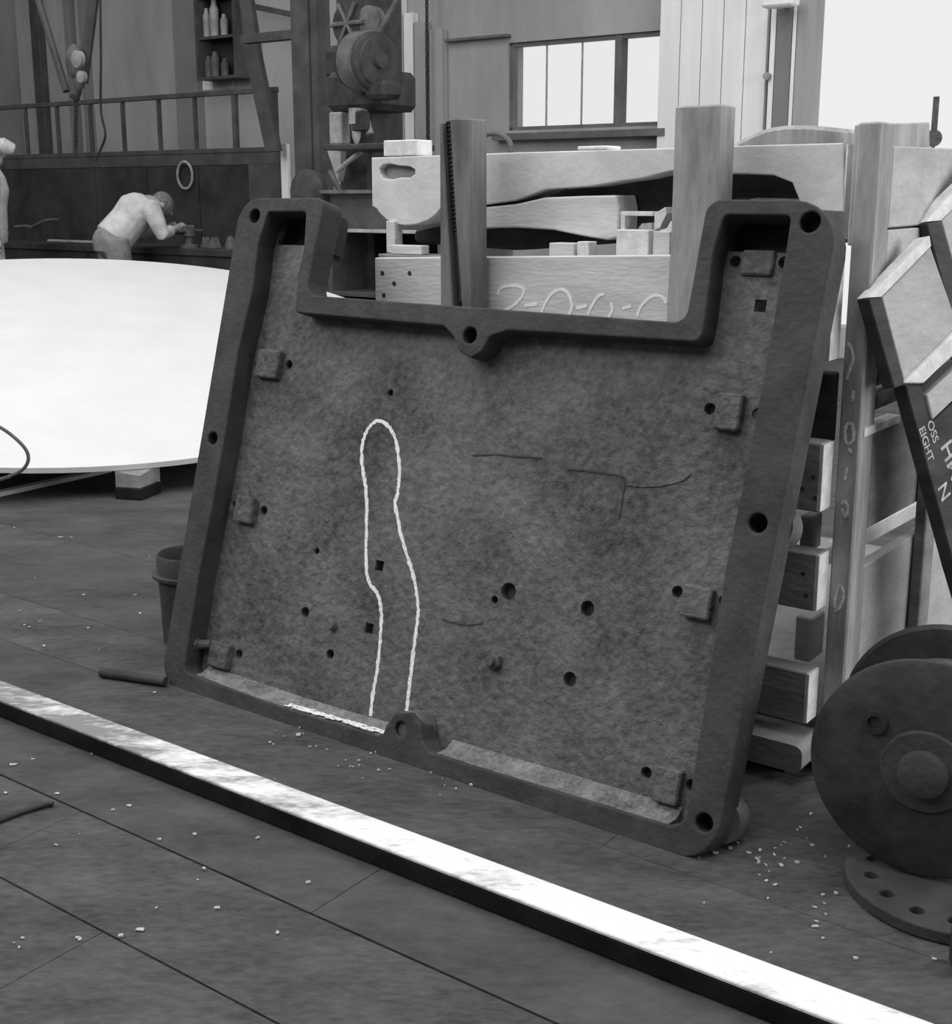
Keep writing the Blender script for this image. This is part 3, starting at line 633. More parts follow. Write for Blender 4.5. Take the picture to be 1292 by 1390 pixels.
t1 = text('EIGHT', .029, (1247, 582), (1264, 640), dk, 'stencil', 'stencil_lettering'); t1.parent = dk
t1 = text('HM', .06, (1276, 606), (1292, 654), dk, 'stencil', 'stencil_lettering'); t1.parent = dk
t1 = text('N', .05, (1272, 662), (1288, 710), dk, 'stencil', 'stencil_lettering'); t1.parent = dk
# second board leaning behind it
b = MB(); b.prism([hit(x, y, PL0 - NL * .075, NL) for x, y in [(1278, 300), (1400, 178), (1430, 420), (1340, 520)]], -NL * .035, .002); lb_ = b.build('leaning_board', 'side_wood'); tag(lb_, 'pale board leaning behind the packing case lid at the right edge', 'board')
b = MB(); b.prism([hit(x, y, PL0 - NL * .075, NL) for x, y in [(1256, 301), (1277.5, 299), (1400, 176), (1400, 160), (1290, 264)]], -NL * .035); e_ = b.build('lit_strip', 'pale_and_lit_wood', lb_)  # pale strip standing in for light on the board's top edge
b = MB(); b.prism([hit(x, y, PL0 - NL * .071, NL) for x, y in [(1258, 303), (1277.5, 300), (1339, 520), (1318, 525)]], -NL * .04, .002); b.build('shade_strip', 'dark_wood', lb_)  # dark strip standing in for shade down the board's left edge

# ================================================================== FOREGROUND
# long squared timber: white limed top, unlit side painted near-black
BH = .05
ft0 = hz(0, 950, BH); ft1 = hz(910, 1300, BH); bt0 = hz(0, 923, BH); bt1 = hz(1026, 1300, BH)
def ext(a, b, k): return a + (b - a) * k
fA, fB, kA, kB = ext(ft0, ft1, -.6), ext(ft0, ft1, 1.7), ext(bt0, bt1, -.6), ext(bt0, bt1, 1.6)
beam = empty('squared_timber', W(0, 0, 0) * 0 + Vector(((fA.x + kB.x) / 2, (fA.y + kB.y) / 2, 0))); tag(beam, 'long squared timber with limed top lying on the floor before the plate', 'timber')
dn = -Z * (BH - .008)
b = MB(); b.prism([fA - Z * .008, fB - Z * .008, kB - Z * .008, kA - Z * .008], dn + Z * .002, .003); b.build('timber_body', 'shaded_dark', beam)
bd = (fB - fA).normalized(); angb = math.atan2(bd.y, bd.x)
b = MB(); b.prism([p - Z * .0 for p in (fA, fB, kB, kA)], -Z * .008, .002); bt = b.build('limed_lit_top', 'beam_top', beam)
# turn the texture so its streaks follow the timber
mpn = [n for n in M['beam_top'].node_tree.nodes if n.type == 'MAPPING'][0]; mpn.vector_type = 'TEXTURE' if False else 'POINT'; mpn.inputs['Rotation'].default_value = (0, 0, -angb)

# round bar sticking out under the plate
a = hz(137, 909, .022); c_ = hz(300, 932, .022); d_ = (c_ - a).normalized()
b = MB(); b.tube([a, a + d_ * .205], .013, 14); bar = b.build('round_bar', 'iron_dark', smooth=True); bar.location.z = 0.001
tag(bar, 'dark round iron bar poking out under the plate corner', 'iron bar')
# small lipped pail behind the plate's left edge
pc = hz(262, 868); b = MB(); b.lathe(pc + Z * .002, Z, [(0, .085), (.20, .092), (.202, .108), (.212, .110), (.214, .094), (.262, .094), (.27, .088), (.262, .082), (.03, .076)], 36)
tag(b.build('iron_pot', 'iron_rim', smooth=True), 'small flanged iron pot half hidden by the plate', 'pot')

# flanged drum
dc = hz(1254, 1048, .245); ax = Vector((.5, .866, 0)).normalized(); dr = .215
drum = empty('flanged_drum', Vector((dc.x, dc.y, 0))); tag(drum, 'dark flanged iron drum lying on its side at the right edge', 'drum')
b = MB(); b.lathe(dc, ax, [(0, dr - .012), (.006, dr), (.02, dr), (.026, dr - .006), (.028, .12)], 64); b.build('flange', 'iron_dark', drum, smooth=True)
b = MB(); b.lathe(dc, ax, [(.02, .15), (.23, .15)], 48); b.build('barrel', 'iron_mid', drum, smooth=True)
b = MB(); b.lathe(dc + ax * .225, ax, [(0, .12), (.004, dr - .006), (.02, dr), (.026, dr - .01)], 64); b.build('flange', 'iron_dark', drum, smooth=True)
hub = hz(1251, 1042, .25); b = MB(); b.lathe(dc, -ax, [(-.005, .085), (.006, .078), (.008, .046), (.024, .044), (.028, .036)], 32); b.build('hub', 'iron_rim', drum, smooth=True)
sx = ax.cross(Z)
side_v = Z.cross(ax) * -1
e = dc + Z * .08 + (-Vector((ax.y, -ax.x, 0))) * .095
b = MB(); b.lathe(e + ax * .004, -ax, [(0, .024), (.010, .023), (.011, .014), (.003, .013)], 16); b.build('boss', 'iron_dark', drum, smooth=True)
# drilled ring flange lying flat below it
rc = hz(1292, 1194, .024)
lp = [circ(0, 0, .198, 56)] + [circ(0.15 * math.cos(t), 0.15 * math.sin(t), .014, 12) for t in [R(200 + 26 * k) for k in range(-2, 9)]]
fm = plate_mesh('drilled_flange', lp, 0.002, .026, .003); fo = mesh_obj('drilled_flange', fm, 'iron_rim'); fo.location = (rc.x, rc.y, 0)
tag(fo, 'flat round iron flange with drilled holes lying on the floor', 'flange')
# upright dark bar at the picture's right edge
p = hz(1296, 1330); b = MB(); b.box(0, .05, 0, .05, 0, .01); b.bm.clear()
b.prism([p + Vector((0, 0, 0)), p + Vector((.06, -.01, 0)), p + Vector((.07, .05, 0)), p + Vector((.01, .06, 0))], Z * .17, .004)
tag(b.build('iron_stump', 'iron_dark'), 'dark square iron post end at the lower right edge', 'iron post')

# rubbish: chips and crumbs scattered over the boards
b = MB(); rr = random.Random(11)
def chip(px, py, sz, fl=0.004):
    p = hz(px, py, .001); a = rr.uniform(0, 6.28); d1 = Vector((math.cos(a), math.sin(a), 0)) * sz; d2 = Vector((-d1.y, d1.x, 0)) * rr.uniform(.3, .8)
    b.prism([p - d1 - d2 * .6, p + d1 - d2, p + d1 * .8 + d2, p - d1 * .7 + d2 * .8], Z * rr.uniform(.001, fl))
for _ in range(34): chip(rr.gauss(1020, 40), rr.gauss(1150, 22), rr.uniform(.002, .006))
for _ in range(30): t = rr.random(); chip(360 + 260 * t + rr.gauss(0, 20), 1000 + 70 * t + rr.gauss(0, 14), rr.uniform(.0015, .005))
for _ in range(26): chip(rr.uniform(0, 420), rr.uniform(1020, 1300), rr.uniform(.0015, .006))
for _ in range(20): chip(rr.uniform(1020, 1290), rr.uniform(1180, 1310), rr.uniform(.002, .005))
for _ in range(16): chip(rr.uniform(0, 230), rr.uniform(700, 900), rr.uniform(.003, .007))
for (x, y, s_) in [(82, 729, .011), (175, 1094, .006), (18, 1038, .009), (190, 1262, .008), (1106, 1258, .007), (1060, 1175, .006), (1100, 1105, .006), (405, 998, .009), (210, 940, .005)]: chip(x, y, s_)
tag(b.build('wood_chips', 'side_wood'), 'pale chips and crumbs scattered over the floor boards', 'debris', kind='stuff')
# thin black cable end lying in the floor joint
b = MB(); pts = [hz(x, y, .006) for x, y in [(-60, 1140), (0, 1113), (35, 1100), (62, 1092), (72, 1091)]]
b.tube(spline(pts, 5), .006, 8); tag(b.build('black_cable', 'leather', smooth=True), 'short black cable lying across the floor boards lower left', 'cable')

# ================================================================== WHITE ROUND SHEET ON BLOCKS
DC = Vector((-2.2706, 7.2336, .508)); DR = 1.948; DN = Vector((.0796, -.1715, 1)).normalized()
e1 = Vector((0, 1, 0)).cross(DN).normalized(); e2 = DN.cross(e1)
b = MB(); n = 96; rings = [(DR, -.025), (DR, 0), (DR * .97, .004), (DR * .7, .02), (DR * .35, .03)]
rv = [[b.bm.verts.new(DC + (e1 * math.cos(2 * math.pi * k / n) + e2 * math.sin(2 * math.pi * k / n)) * r + DN * h) for k in range(n)] for r, h in rings]
for k in range(len(rv) - 1):
    for i in range(n): b.bm.faces.new((rv[k][i], rv[k][(i + 1) % n], rv[k + 1][(i + 1) % n], rv[k + 1][i]))
b.bm.faces.new(rv[-1]); b.bm.faces.new(rv[0][::-1])
sheet = b.build('round_sheet', 'white_paint', smooth=True); tag(sheet, 'huge round white sheet tilted on blocks behind the plate', 'sheet')
def under(px, py, w, d, m, label, name='support_block'):
    p = hz(px, py); b = MB(); hx = DC.z - ((p.x - DC.x) * DN.x + (p.y + d / 2 - DC.y) * DN.y) / DN.z - .027
    top = lambda v: DC.z - ((v.x - DC.x) * DN.x + (v.y - DC.y) * DN.y) / DN.z - .0285
    c = [p + Vector((-w / 2, 0, 0)), p + Vector((w / 2, -w * .25, 0)), p + Vector((w / 2 + d * .35, d * .9, 0)), p + Vector((-w / 2 + d * .35, d, 0))]
    vs = [b.bm.verts.new(v) for v in c] + [b.bm.verts.new(Vector((v.x, v.y, top(v)))) for v in c]
    for q in ((0, 1, 2, 3), (4, 5, 6, 7), (0, 1, 5, 4), (1, 2, 6, 5), (2, 3, 7, 6), (3, 0, 4, 7)): b.bm.faces.new([vs[k] for k in q])
    return tag(b.build(name, m), label, 'support block')
sbk = under(176, 676, .115, .14, 'block_wood', 'grey wood block on a dark foot carrying the round sheet')
p = hz(176, 677); b = MB(); b.prism([p + Vector(v) for v in ((-.062, -.006, .001), (.062, -.036, .001), (.112, .12, .001), (-.012, .145, .001))], Z * .05, .003); b.build('block_foot', 'shaded_dark', sbk)
def trestle(x, y, label):
    top = DC.z - ((x - DC.x) * DN.x + (y - DC.y) * DN.y) / DN.z - .06
    b = MB(); b.prism([Vector((x - .15, y - .15, 0)), Vector((x + .15, y - .15, 0)), Vector((x + .15, y + .15, 0)), Vector((x - .15, y + .15, 0))], Z * top, .01); tag(b.build('support_block', 'slat_wood'), label, 'support block')
trestle(-2.2, 8.7, 'tall dark wood block under the far edge of the round sheet')
trestle(-3.6, 7.2, 'dark wood block under the left part of the round sheet')
trestle(-1.0, 7.3, 'dark wood block under the right part of the round sheet')
# lath on the floor in front of the sheet and the dark sill behind it
a, c_ = hz(-60, 688), hz(152, 641); d_ = (c_ - a).normalized(); pr = Vector((-d_.y, d_.x, 0))
b = MB(); b.prism([a, c_, c_ + pr * .05, a + pr * .05], Z * .02, .002); tag(b.build('lath', 'pale_wood'), 'pale lath lying on the floor under the round sheet', 'lath')
# cable hanging in front of the sheet
pts = [CAMP + ray(x, y) * 4.9 for x, y in [(-40, 560), (0, 580), (22, 596), (36, 612), (38, 626), (30, 638), (14, 646), (0, 651)]] + [hz(-60, 668, .008), hz(-200, 700, .008)]
b = MB(); b.tube(spline(pts, 5), .007, 8); tag(b.build('grey_cable', 'iron_mid', smooth=True), 'thin looped cable hanging before the round white sheet', 'cable')

# ================================================================== BACKGROUND LEFT: screen, bench, hoist, column
OP = 6.3
scr = empty('workshop_screen', W(-7.5, OP, 0)); tag(scr, 'dark panelled screen with an open railing above the workbench', 'screen')
sL = ho(-60, 200, OP)[0]; sRr = ho(376, 200, OP)[0]
z_top = ho(219, 131.5, OP)[1]; z_bot = ho(219, 207, OP)[1]; ph = .022
b = MB(); b.box(sL, sRr, OP, OP + .05, z_top - ph, z_top + ph, .004); b.build('top_rail', 'steel_dark', scr)
b = MB(); b.box(sL, sRr, OP, OP + .05, z_bot - ph, z_bot + ph, .004); b.build('middle_rail', 'steel_dark', scr)
for x in (-10, 33, 76, 121, 165, 214, 263, 317, 371):
    s_ = ho(x, 170, OP)[0]; w = .05 if x in (317, 371) else .026
    b = MB(); b.box(s_ - w / 2, s_ + w / 2, OP + .005, OP + .045, z_bot + ph, z_top - ph); b.build('upright', 'steel_dark', scr)
b = MB(); b.box(sL, sRr, OP + .005, OP + .04, z_bot - .13, z_bot - ph, .003); b.build('pale_rail', 'steel_dark', scr)
edges = [sL] + [ho(x, 280, OP)[0] for x in (-20, 60, 130, 200, 270, 338)]
for i in range(len(edges) - 1):
    b = MB(); b.box(edges[i] + .006, edges[i + 1] - .006, OP + .01, OP + .04, .02, z_bot - .13, .004); b.build('panel', 'panel_dark', scr)
b = MB(); b.box(edges[-1], sRr, OP + .005, OP + .04, .02, z_bot - .13, .004); b.build('panel', 'steel_dark', scr)
for s_ in (sL + .05, sRr - .04):
    b = MB(); b.box(s_ - .04, s_ + .04, OP + .04, OP + .1, 0, z_bot, .004); b.build('screen_post', 'steel_dark', scr)
# hoop hanging on the screen
s_, z_ = ho(251, 238, OP - .02); b = MB(); b.tube([W(s_ + .105 * math.cos(t), OP - .02, z_ + .125 * math.sin(t)) for t in [2 * math.pi * k / 28 for k in range(29)]], .013, 8); b.cone(W(s_, OP + .012, z_ + .13), W(s_, OP - .03, z_ + .135), .008, .008)
tag(b.build('hose_hoop', 'machine_pale', smooth=True), 'pale hoop of hose hanging on the dark screen', 'hose')
# workbench with things on it
bench = empty('workbench', W(-7.3, 5.85, 0)); tag(bench, 'dark workbench in front of the screen', 'workbench')
zbn = .84; b0 = ho(-60, 335, 5.55)[0]; b1 = ho(340, 335, 5.55)[0]
b = MB(); b.box(b0, b1, 5.52, 6.25, zbn - .06, zbn, .005); b.build('bench_top', 'panel_dark', bench)
for s_ in (b0 + .1, (b0 + b1) / 2, b1 - .1):
    for o_ in (5.58, 6.15):
        b = MB(); b.box(s_ - .04, s_ + .04, o_ - .04, o_ + .04, 0, zbn - .06, .004); b.build('leg', 'panel_dark', bench)
b = MB(); b.box(b0, b1, 5.54, 5.56, .5, zbn - .06, .003); b.build('apron', 'panel_dark', bench)
def tool(name, pts, r, m, label, cat, o=5.7):
    b = MB(); P = [W(ho(x, y, o)[0], o, max(zbn + (r if not isinstance(r, list) else max(r)) + .002, ho(x, y, o)[1])) for x, y in pts]; b.tube(spline(P, 4), r, 8); return tag(b.build(name, m, smooth=True), label, cat)
tool('long_spanner', [(66, 330), (76, 327), (84, 331), (100, 331), (132, 333)], .016, 'machine_pale', 'bright long-handled tool lying on the bench left of the man', 'tool')
tool('bent_pipe', [(20, 308), (36, 307), (44, 308), (60, 300), (78, 298)], .016, 'iron_mid', 'grey bent pipe leaning over the bench', 'pipe', 5.9)
b = MB(); s_, z_ = ho(281, 322, 5.7); b.prism([W(s_ - .10, 5.7, zbn), W(s_ + .10, 5.7, zbn), W(s_ + .06, 5.7, zbn + .10), W(s_ + .02, 5.7, zbn + .03), W(s_ - .02, 5.7, zbn + .03), W(s_ - .06, 5.7, zbn + .10)], WD * .08, .004)
tag(b.build('vee_block', 'iron_mid'), 'grey notched block on the bench right of the man', 'tool')
s_, z_ = ho(307, 326, 5.7); b = MB(); b.lathe(W(s_, 5.75, zbn), Z, [(0, .05), (.04, .05), (.10, .025), (.11, .01)], 16); tag(b.build('oil_cup', 'iron_mid', smooth=True), 'small conical oil cup beside the notched block', 'cup')
# workpiece in the man's hands
wp = Vector((-2.52, 11.15, zbn)); b = MB(); s_, z_ = ho(252, 318, 5.62)
b.lathe(W(s_, 5.65, zbn), Z, [(0, .09), (.03, .09), (.035, .04), (.10, .04), (.105, .06), (.16, .06)], 20); b.box(s_ - .16, s_ + .03, 5.59, 5.71, zbn + .12, zbn + .20, .01); b.tube([W(s_ + .02, 5.52, zbn + .15), W(s_ + .02, 5.80, zbn + .15)], .012)
tag(b.build('bench_vice', 'iron_mid', smooth=False), 'grey bench vice the bending man works at', 'vice')
# hoist: two jib legs, pulley block, chain and rope
OH = 5.1
hoist = empty('chain_hoist', W(*(ho(103, 210, OH)[0], OH, 0))); tag(hoist, 'chain hoist with pulley block hanging from a jib', 'hoist')
hp = lambda x, y, o=OH: W(ho(x, y, o)[0], o, ho(x, y, o)[1])
b = MB(); b.tube([hp(28, -90), hp(52, 0), hp(90, 124)], .032, 8); b.build('jib_leg', 'steel_dark', hoist)
b = MB(); b.tube([hp(140, -90), hp(127, 0), hp(113, 112)], .045, 8); b.build('jib_leg', 'steel_dark', hoist)
b = MB(); b.tube([hp(120, -90), hp(136, 0), hp(137, 90)], .012, 6); b.tube(spline([hp(137, 90), hp(137, 150), hp(143, 182), hp(137, 202), hp(130, 218)], 5), .012, 6); b.build('rope', 'leather', hoist)
b = MB(); b.ball(hp(102, 84, OH - .12), .11, .75, .5, 1.35, seg=16); b.ball(hp(107, 108, OH - .1), .07, .8, .6, 1.3, seg=12); b.build('pulley_block', 'iron_mid', hoist, smooth=True)
b = MB(); b.lathe(hp(102, 80, OH - .22), WD, [(0, .03), (.01, .07), (.05, .07), (.06, .05)], 18); b.build('sheave', 'machine_pale', hoist, smooth=True)
b = MB(); b.lathe(hp(107, 104, OH - .2), WD, [(0, .02), (.01, .05), (.05, .05), (.06, .03)], 14); b.build('sheave', 'machine_pale', hoist, smooth=True)
b = MB(); b.tube([hp(107, 110), hp(108, 124), hp(104, 135), hp(98, 130)], .022, 8); b.build('hook', 'iron_dark', hoist)
for k in range(22):
    p = hp(103, 138 + k * 3.4); d = U if k % 2 else WD
    b = MB(); b.tube([p + d * .016 * math.cos(t) * 1.0 + Z * .026 * math.sin(t) for t in [2 * math.pi * i / 8 for i in range(9)]], .008, 5); b.build('chain_link', 'iron_dark', hoist)
# steel stanchion with a bracket, brace and shelf beam
OC = 5.75
sc_ = empty('steel_column', W(ho(413, 200, OC)[0], OC, 0)); tag(sc_, 'tall dark steel column left of the drilling machine', 'column')
a, c_ = ho(398, 150, OC)[0], ho(421, 150, OC)[0]
b = MB(); b.box(a, c_, OC, OC + .02, 0, ROOFZ - .01); b.box((a + c_) / 2 - .012, (a + c_) / 2 + .012, OC + .02, OC + .20, 0, ROOFZ - .01); b.box(a, c_, OC + .20, OC + .22, 0, ROOFZ - .01); b.build('column_section', 'steel_dark', sc_)
b = MB(); b.box(c_ + .004, ho(430, 150, OC)[0], OC + .02, OC + .18, 0, ROOFZ - .01); b.build('side_channel', 'steel_dark', sc_)
b = MB(); b.box(a - .05, c_ + .12, OC - .06, OC + .28, 0, .02); b.build('base_plate', 'steel_dark', sc_)
b = MB(); b.box(ho(330, 50, OC + .05)[0], a - .003, OC + .02, OC + .12, ho(365, 56, OC + .05)[1], ho(365, 44, OC + .05)[1]); b.build('bracket_arm', 'steel_dark', sc_)
for (o_, pts) in [(OC + .25, [(318, -60), (331, -60), (352, 80), (378, 205), (360, 205), (334, 85)])]:
    b = MB(); b.prism([hp(x, y, o_) for x, y in pts], WD * .05); tag(b.build('timber_brace', 'steel_dark'), 'slanting dark brace beside the steel column', 'brace')
b = MB(); b.prism([hp(x, y, 7.7) for x, y in [(330, 2), (397, 16), (397, 24), (330, 10)]], WD * .06); tag(b.build('wall_stay', 'steel_dark'), 'thin sloping stay on the wall left of the column', 'stay')
b = MB(); b.box(ho(381, 230, 6.2)[0], ho(390, 230, 6.2)[0], 6.2, 6.24, 0, ho(385, 195, 6.2)[1], .003); tag(b.build('pale_strip', 'pale_board'), 'narrow pale upright strip between screen and steel column', 'strip')
# glazed tool cabinet on the back wall
OB = 7.72
cab = empty('tool_cabinet', hp(290, 110, OB)); tag(cab, 'dark tool cabinet with shelves hanging on the wall', 'cabinet')
a, c_ = ho(265, 60, OB)[0], ho(320, 60, OB)[0]; a_c, c_c = a, c_; zl = ho(292, 107, OB)[1]; zu = ho(292, -60, OB)[1]
b = MB(); b.box(a, c_, OB + .2, OB + .25, zl, zu); b.build('back', 'panel_dark', cab)
b = MB(); b.box(a, a + .04, OB, OB + .2, zl, zu); b.build('side', 'steel_dark', cab)
b = MB(); b.box(c_ - .04, c_, OB, OB + .2, zl, zu); b.build('side', 'steel_dark', cab)
for y in (107, 52, -4):
    z_ = ho(292, y, OB)[1]; b = MB(); b.box(a + .04, c_ - .04, OB + .01, OB + .2, z_, z_ + .03); b.build('shelf', 'steel_dark', cab)
def cabitem(px, y, w, h, m, label, name='tin'):
    s_ = min(max(ho(px, y, OB + .1)[0], a_c + .045 + w), c_c - .045 - w); z_ = ho(292, y, OB)[1] + .032
    b = MB(); b.lathe(W(s_, OB + .1, z_), Z, [(0, w), (h * .75, w), (h * .85, w * .6), (h, w * .5)], 14); tag(b.build(name, m, smooth=True), label, 'tin')
cabitem(279, 52, .042, .30, 'machine_pale', 'tall pale tin left on the upper cabinet shelf'); cabitem(292, 52, .05, .38, 'machine_pale', 'tallest pale tin in the middle of the cabinet shelf'); cabitem(305, 52, .042, .22, 'machine_pale', 'short pale tin right on the upper cabinet shelf')
cabitem(279, 107, .045, .22, 'iron_mid', 'grey tin left on the lower cabinet shelf'); cabitem(293, 107, .05, .26, 'iron_mid', 'grey tin in the middle of the lower cabinet shelf'); cabitem(306, 107, .045, .18, 'iron_mid', 'small grey tin right on the lower cabinet shelf')
for (x0, x1, y0, y1, lb) in [(272, 288, 107, 123, 'pale sheet of paper pinned under the cabinet'), (302, 316, 108, 122, 'grey sheet of paper pinned under the cabinet')]:
    a, c_ = ho(x0, 115, 7.985)[0], ho(x1, 115, 7.985)[0]; z0, z1 = ho(x0, y1, 7.985)[1], ho(x0, y0, 7.985)[1]
    b = MB(); b.box(a, c_, 7.985, 7.995, z0, z1); tag(b.build('paper_sheet', 'pale_board' if x0 < 300 else 'machine_pale'), lb, 'paper')

# ================================================================== DRILLING MACHINE
OM = 4.75
mp_ = lambda x, y, o=OM: W(ho(x, y, o)[0], o, ho(x, y, o)[1])
mach = empty('drilling_machine', W(ho(485, 250, OM)[0], OM, 0)); tag(mach, 'dark belt-driven drilling machine with a big pulley', 'machine')
def mbox(name, x0, x1, y0, y1, o0, o1, m, bev=.01, zlo=None):
    ym = (y0 + y1) / 2; s0 = ho(x0, ym, o0)[0]; s1 = ho(x1, ym, o0)[0]; xm = (x0 + x1) / 2
    z1 = ho(xm, y0, o0)[1]; z0 = ho(xm, y1, o0)[1] if zlo is None else zlo
    b = MB(); b.box(s0, s1, o0, o1, z0, z1, bev); return b.build(name, m, mach)
mbox('column', 455, 500, -60, 270, OM + .15, OM + .55, 'machine', .03, zlo=.5)
mbox('head', 440, 512, 95, 150, OM - .05, OM + .4, 'machine', .04)
mbox('gear_case', 492, 522, 108, 134, OM - .2, OM, 'machine', .03)
mbox('lower_head', 436, 480, 60, 110, OM, OM + .4, 'machine', .05)
# big driven pulley: highlight on its side painted as a paler rim
axm = (Vector((0.68, -0.73, -0.05))).normalized(); pc = mp_(513, 83, OM - .15)
b = MB(); b.lathe(pc, -axm, [(0, .165), (.01, .185), (.03, .19), (.23, .19), (.25, .18)], 40); b.build('pulley', 'machine', mach, smooth=True)
b = MB(); b.lathe(pc - axm * .05, -axm, [(0, .1905), (.004, .196), (.15, .196), (.154, .1905)], 40); b.build('lit_pulley_rim', 'iron_mid', mach, smooth=True)
b = MB(); b.lathe(pc + axm * .002, axm, [(0, .16), (.012, .155), (.014, .05), (.05, .045)], 32); b.build('pulley_hub', 'machine', mach, smooth=True)
g = mp_(472, 32, OM); b = MB(); b.lathe(g, WD, [(0, .05), (.01, .15), (.08, .15), (.09, .06)], 28); b.build('gear', 'machine', mach, smooth=True)
for k in range(6):
    t = k * math.pi / 3; b = MB(); b.tube([g - WD * .01, g - WD * .01 + (U * math.cos(t) + Z * math.sin(t)) * .15], .016, 6); b.build('gear_spoke', 'iron_mid', mach)
g2 = mp_(498, 28, OM); b = MB(); b.lathe(g2, WD, [(0, .04), (.01, .10), (.08, .10), (.09, .04)], 24); b.build('gear', 'iron_mid', mach, smooth=True)
b = MB(); b.tube([mp_(545, -10), mp_(512, 48)], .02, 6); b.build('belt', 'iron_mid', mach)
mbox('spindle', 476, 490, 150, 178, OM - .1, OM, 'machine', .01)
b = MB(); a = mp_(483, 150); b.lathe(W(ho(483, 150, OM - .06)[0], OM - .06, ho(483, 196, OM - .06)[1]), Z, [(0, .012), (.05, .03), (.13, .035), (.135, .05), (.24, .05)], 16); b.build('drill_chuck', 'machine_pale', mach, smooth=True)
mbox('guide_plate', 446, 463, 152, 196, OM - .05, OM + .05, 'machine_pale', .01)
b = MB(); b.tube(spline([mp_(494, 148), mp_(497, 165), mp_(502, 182)], 4), .028, 8); b.build('lever', 'machine_pale', mach, smooth=True)
mbox('work_table', 436, 520, 195, 203, OM - .35, OM + .2, 'machine', .008)
b = MB(); b.prism([mp_(444, 204), mp_(462, 204), mp_(462, 228), mp_(458, 246)], WD * .06); b.build('table_bracket', 'machine_pale', mach)
b = MB(); b.tube([mp_(458, 232), mp_(478, 215), mp_(492, 206)], .018, 8); b.build('table_strut', 'machine_pale', mach)
b = MB(); b.tube([mp_(436, 250), mp_(452, 266)], .02, 8); b.tube([mp_(448, 232), mp_(462, 262)], .02, 8); b.build('handle', 'iron_mid', mach)
b = MB(); b.lathe(mp_(412, 262, OM - .3), WD, [(0, .12), (.03, .16), (.08, .16), (.1, .12)], 28); b.build('handwheel', 'iron_dark', mach, smooth=True)
# its open-fronted base cabinet
a, c_ = ho(444, 350, OM - .2)[0], ho(600, 350, OM - .2)[0]; zt0 = ho(480, 263, OM - .2)[1]; zt1 = ho(480, 313, OM - .2)[1]
mbs = MB(); mbs.box(a, c_, OM - .2, OM + .6, zt1, zt0, .008); mbs.build('base_top', 'steel_dark', mach)
mbs = MB(); mbs.box(a, a + .04, OM - .2, OM + .6, 0, zt1, .004); mbs.build('base_side', 'steel_dark', mach)
mbs = MB(); mbs.box(c_ - .04, c_, OM - .2, OM + .6, 0, zt1, .004); mbs.build('base_side', 'steel_dark', mach)
mbs = MB(); mbs.box(a + .04, c_ - .04, OM + .55, OM + .6, 0, zt1, .004); mbs.build('base_back', 'panel_dark', mach)
mbs = MB(); z_ = ho(480, 399, OM - .2)[1]; mbs.box(a + .04, c_ - .04, OM - .19, OM + .54, z_ - .02, z_ + .01, .003); mbs.build('base_shelf', 'steel_dark', mach)
mbs = MB(); mbs.box(a, c_, OM - .225, OM - .2, zt1 - .012, zt1 + .012, .003); mbs.build('base_edge', 'machine_pale', mach)
mbs = MB(); mbs.box(ho(440, 262, OM - .25)[0], ho(508, 262, OM - .25)[0], OM - .3, OM - .2, zt0 + .001, zt0 + .025, .003); mbs.build('table_edge', 'iron_mid', mach)
# hanging chain on the pale boards
b = MB(); s_ = ho(580, 100, 7.82)[0]; zb1 = ho(580, 215, 7.82)[1]; zt2 = ho(580, -60, 7.82)[1]
ch = empty('hanging_chain', W(s_, 7.82, zb1)); tag(ch, 'thin chain hanging down the pale wall boards', 'chain')
nl = 46
for k in range(nl):
    p = W(s_, 7.82, zb1 + (zt2 - zb1) * k / nl); d = U if k % 2 else WD
    m1 = MB(); m1.tube([p + d * .014 * math.cos(t) + Z * .03 * math.sin(t) for t in [2 * math.pi * i / 8 for i in range(9)]], .007, 5); m1.build('chain_link', 'iron_dark', ch)
# lamp fitting high on the door frame
s_, z_ = ho(1052, 2, 7.6); b = MB(); b.box(s_ - .12, s_ + .14, 7.6, 7.75, z_ - .035, z_ + .03, .015); b.box(s_ - .03, s_ + .03, 7.75, 7.84, z_ - .02, z_ + .02, .004)
tag(b.build('lamp_fitting', 'door_white'), 'white lamp fitting above the sliding door', 'lamp')
# mooring post far out in the yard
p = CAMP + ray(1267, 185) * 24; b = MB(); b.tube([Vector((p.x, p.y, 0)), Vector((p.x, p.y, 2.2))], .04, 8); b.tube([Vector((p.x, p.y, 2.2)), Vector((p.x, p.y, 3.1))], .06, 8); b.ball(Vector((p.x, p.y, 2.35)), .16)
tag(b.build('yard_post', 'iron_mid', smooth=True), 'slim dark post far outside in the bright yard', 'post')
# coil of hose behind the split post
s_, z_ = ho(668, 200, 2.6); b = MB(); b.tube([W(s_ + .10 * math.cos(t), 2.6, z_ + .06 * math.sin(t)) for t in [math.pi * k / 14 for k in range(15)]] + [W(s_ - .1, 2.62, 0.01)], .012, 8); b.tube([W(s_ + .10, 2.6, z_), W(s_ + .1, 2.6, .01)], .012, 8)
tag(b.build('bent_rod', 'iron_mid', smooth=True), 'bent grey rod arching up behind the split post', 'rod')

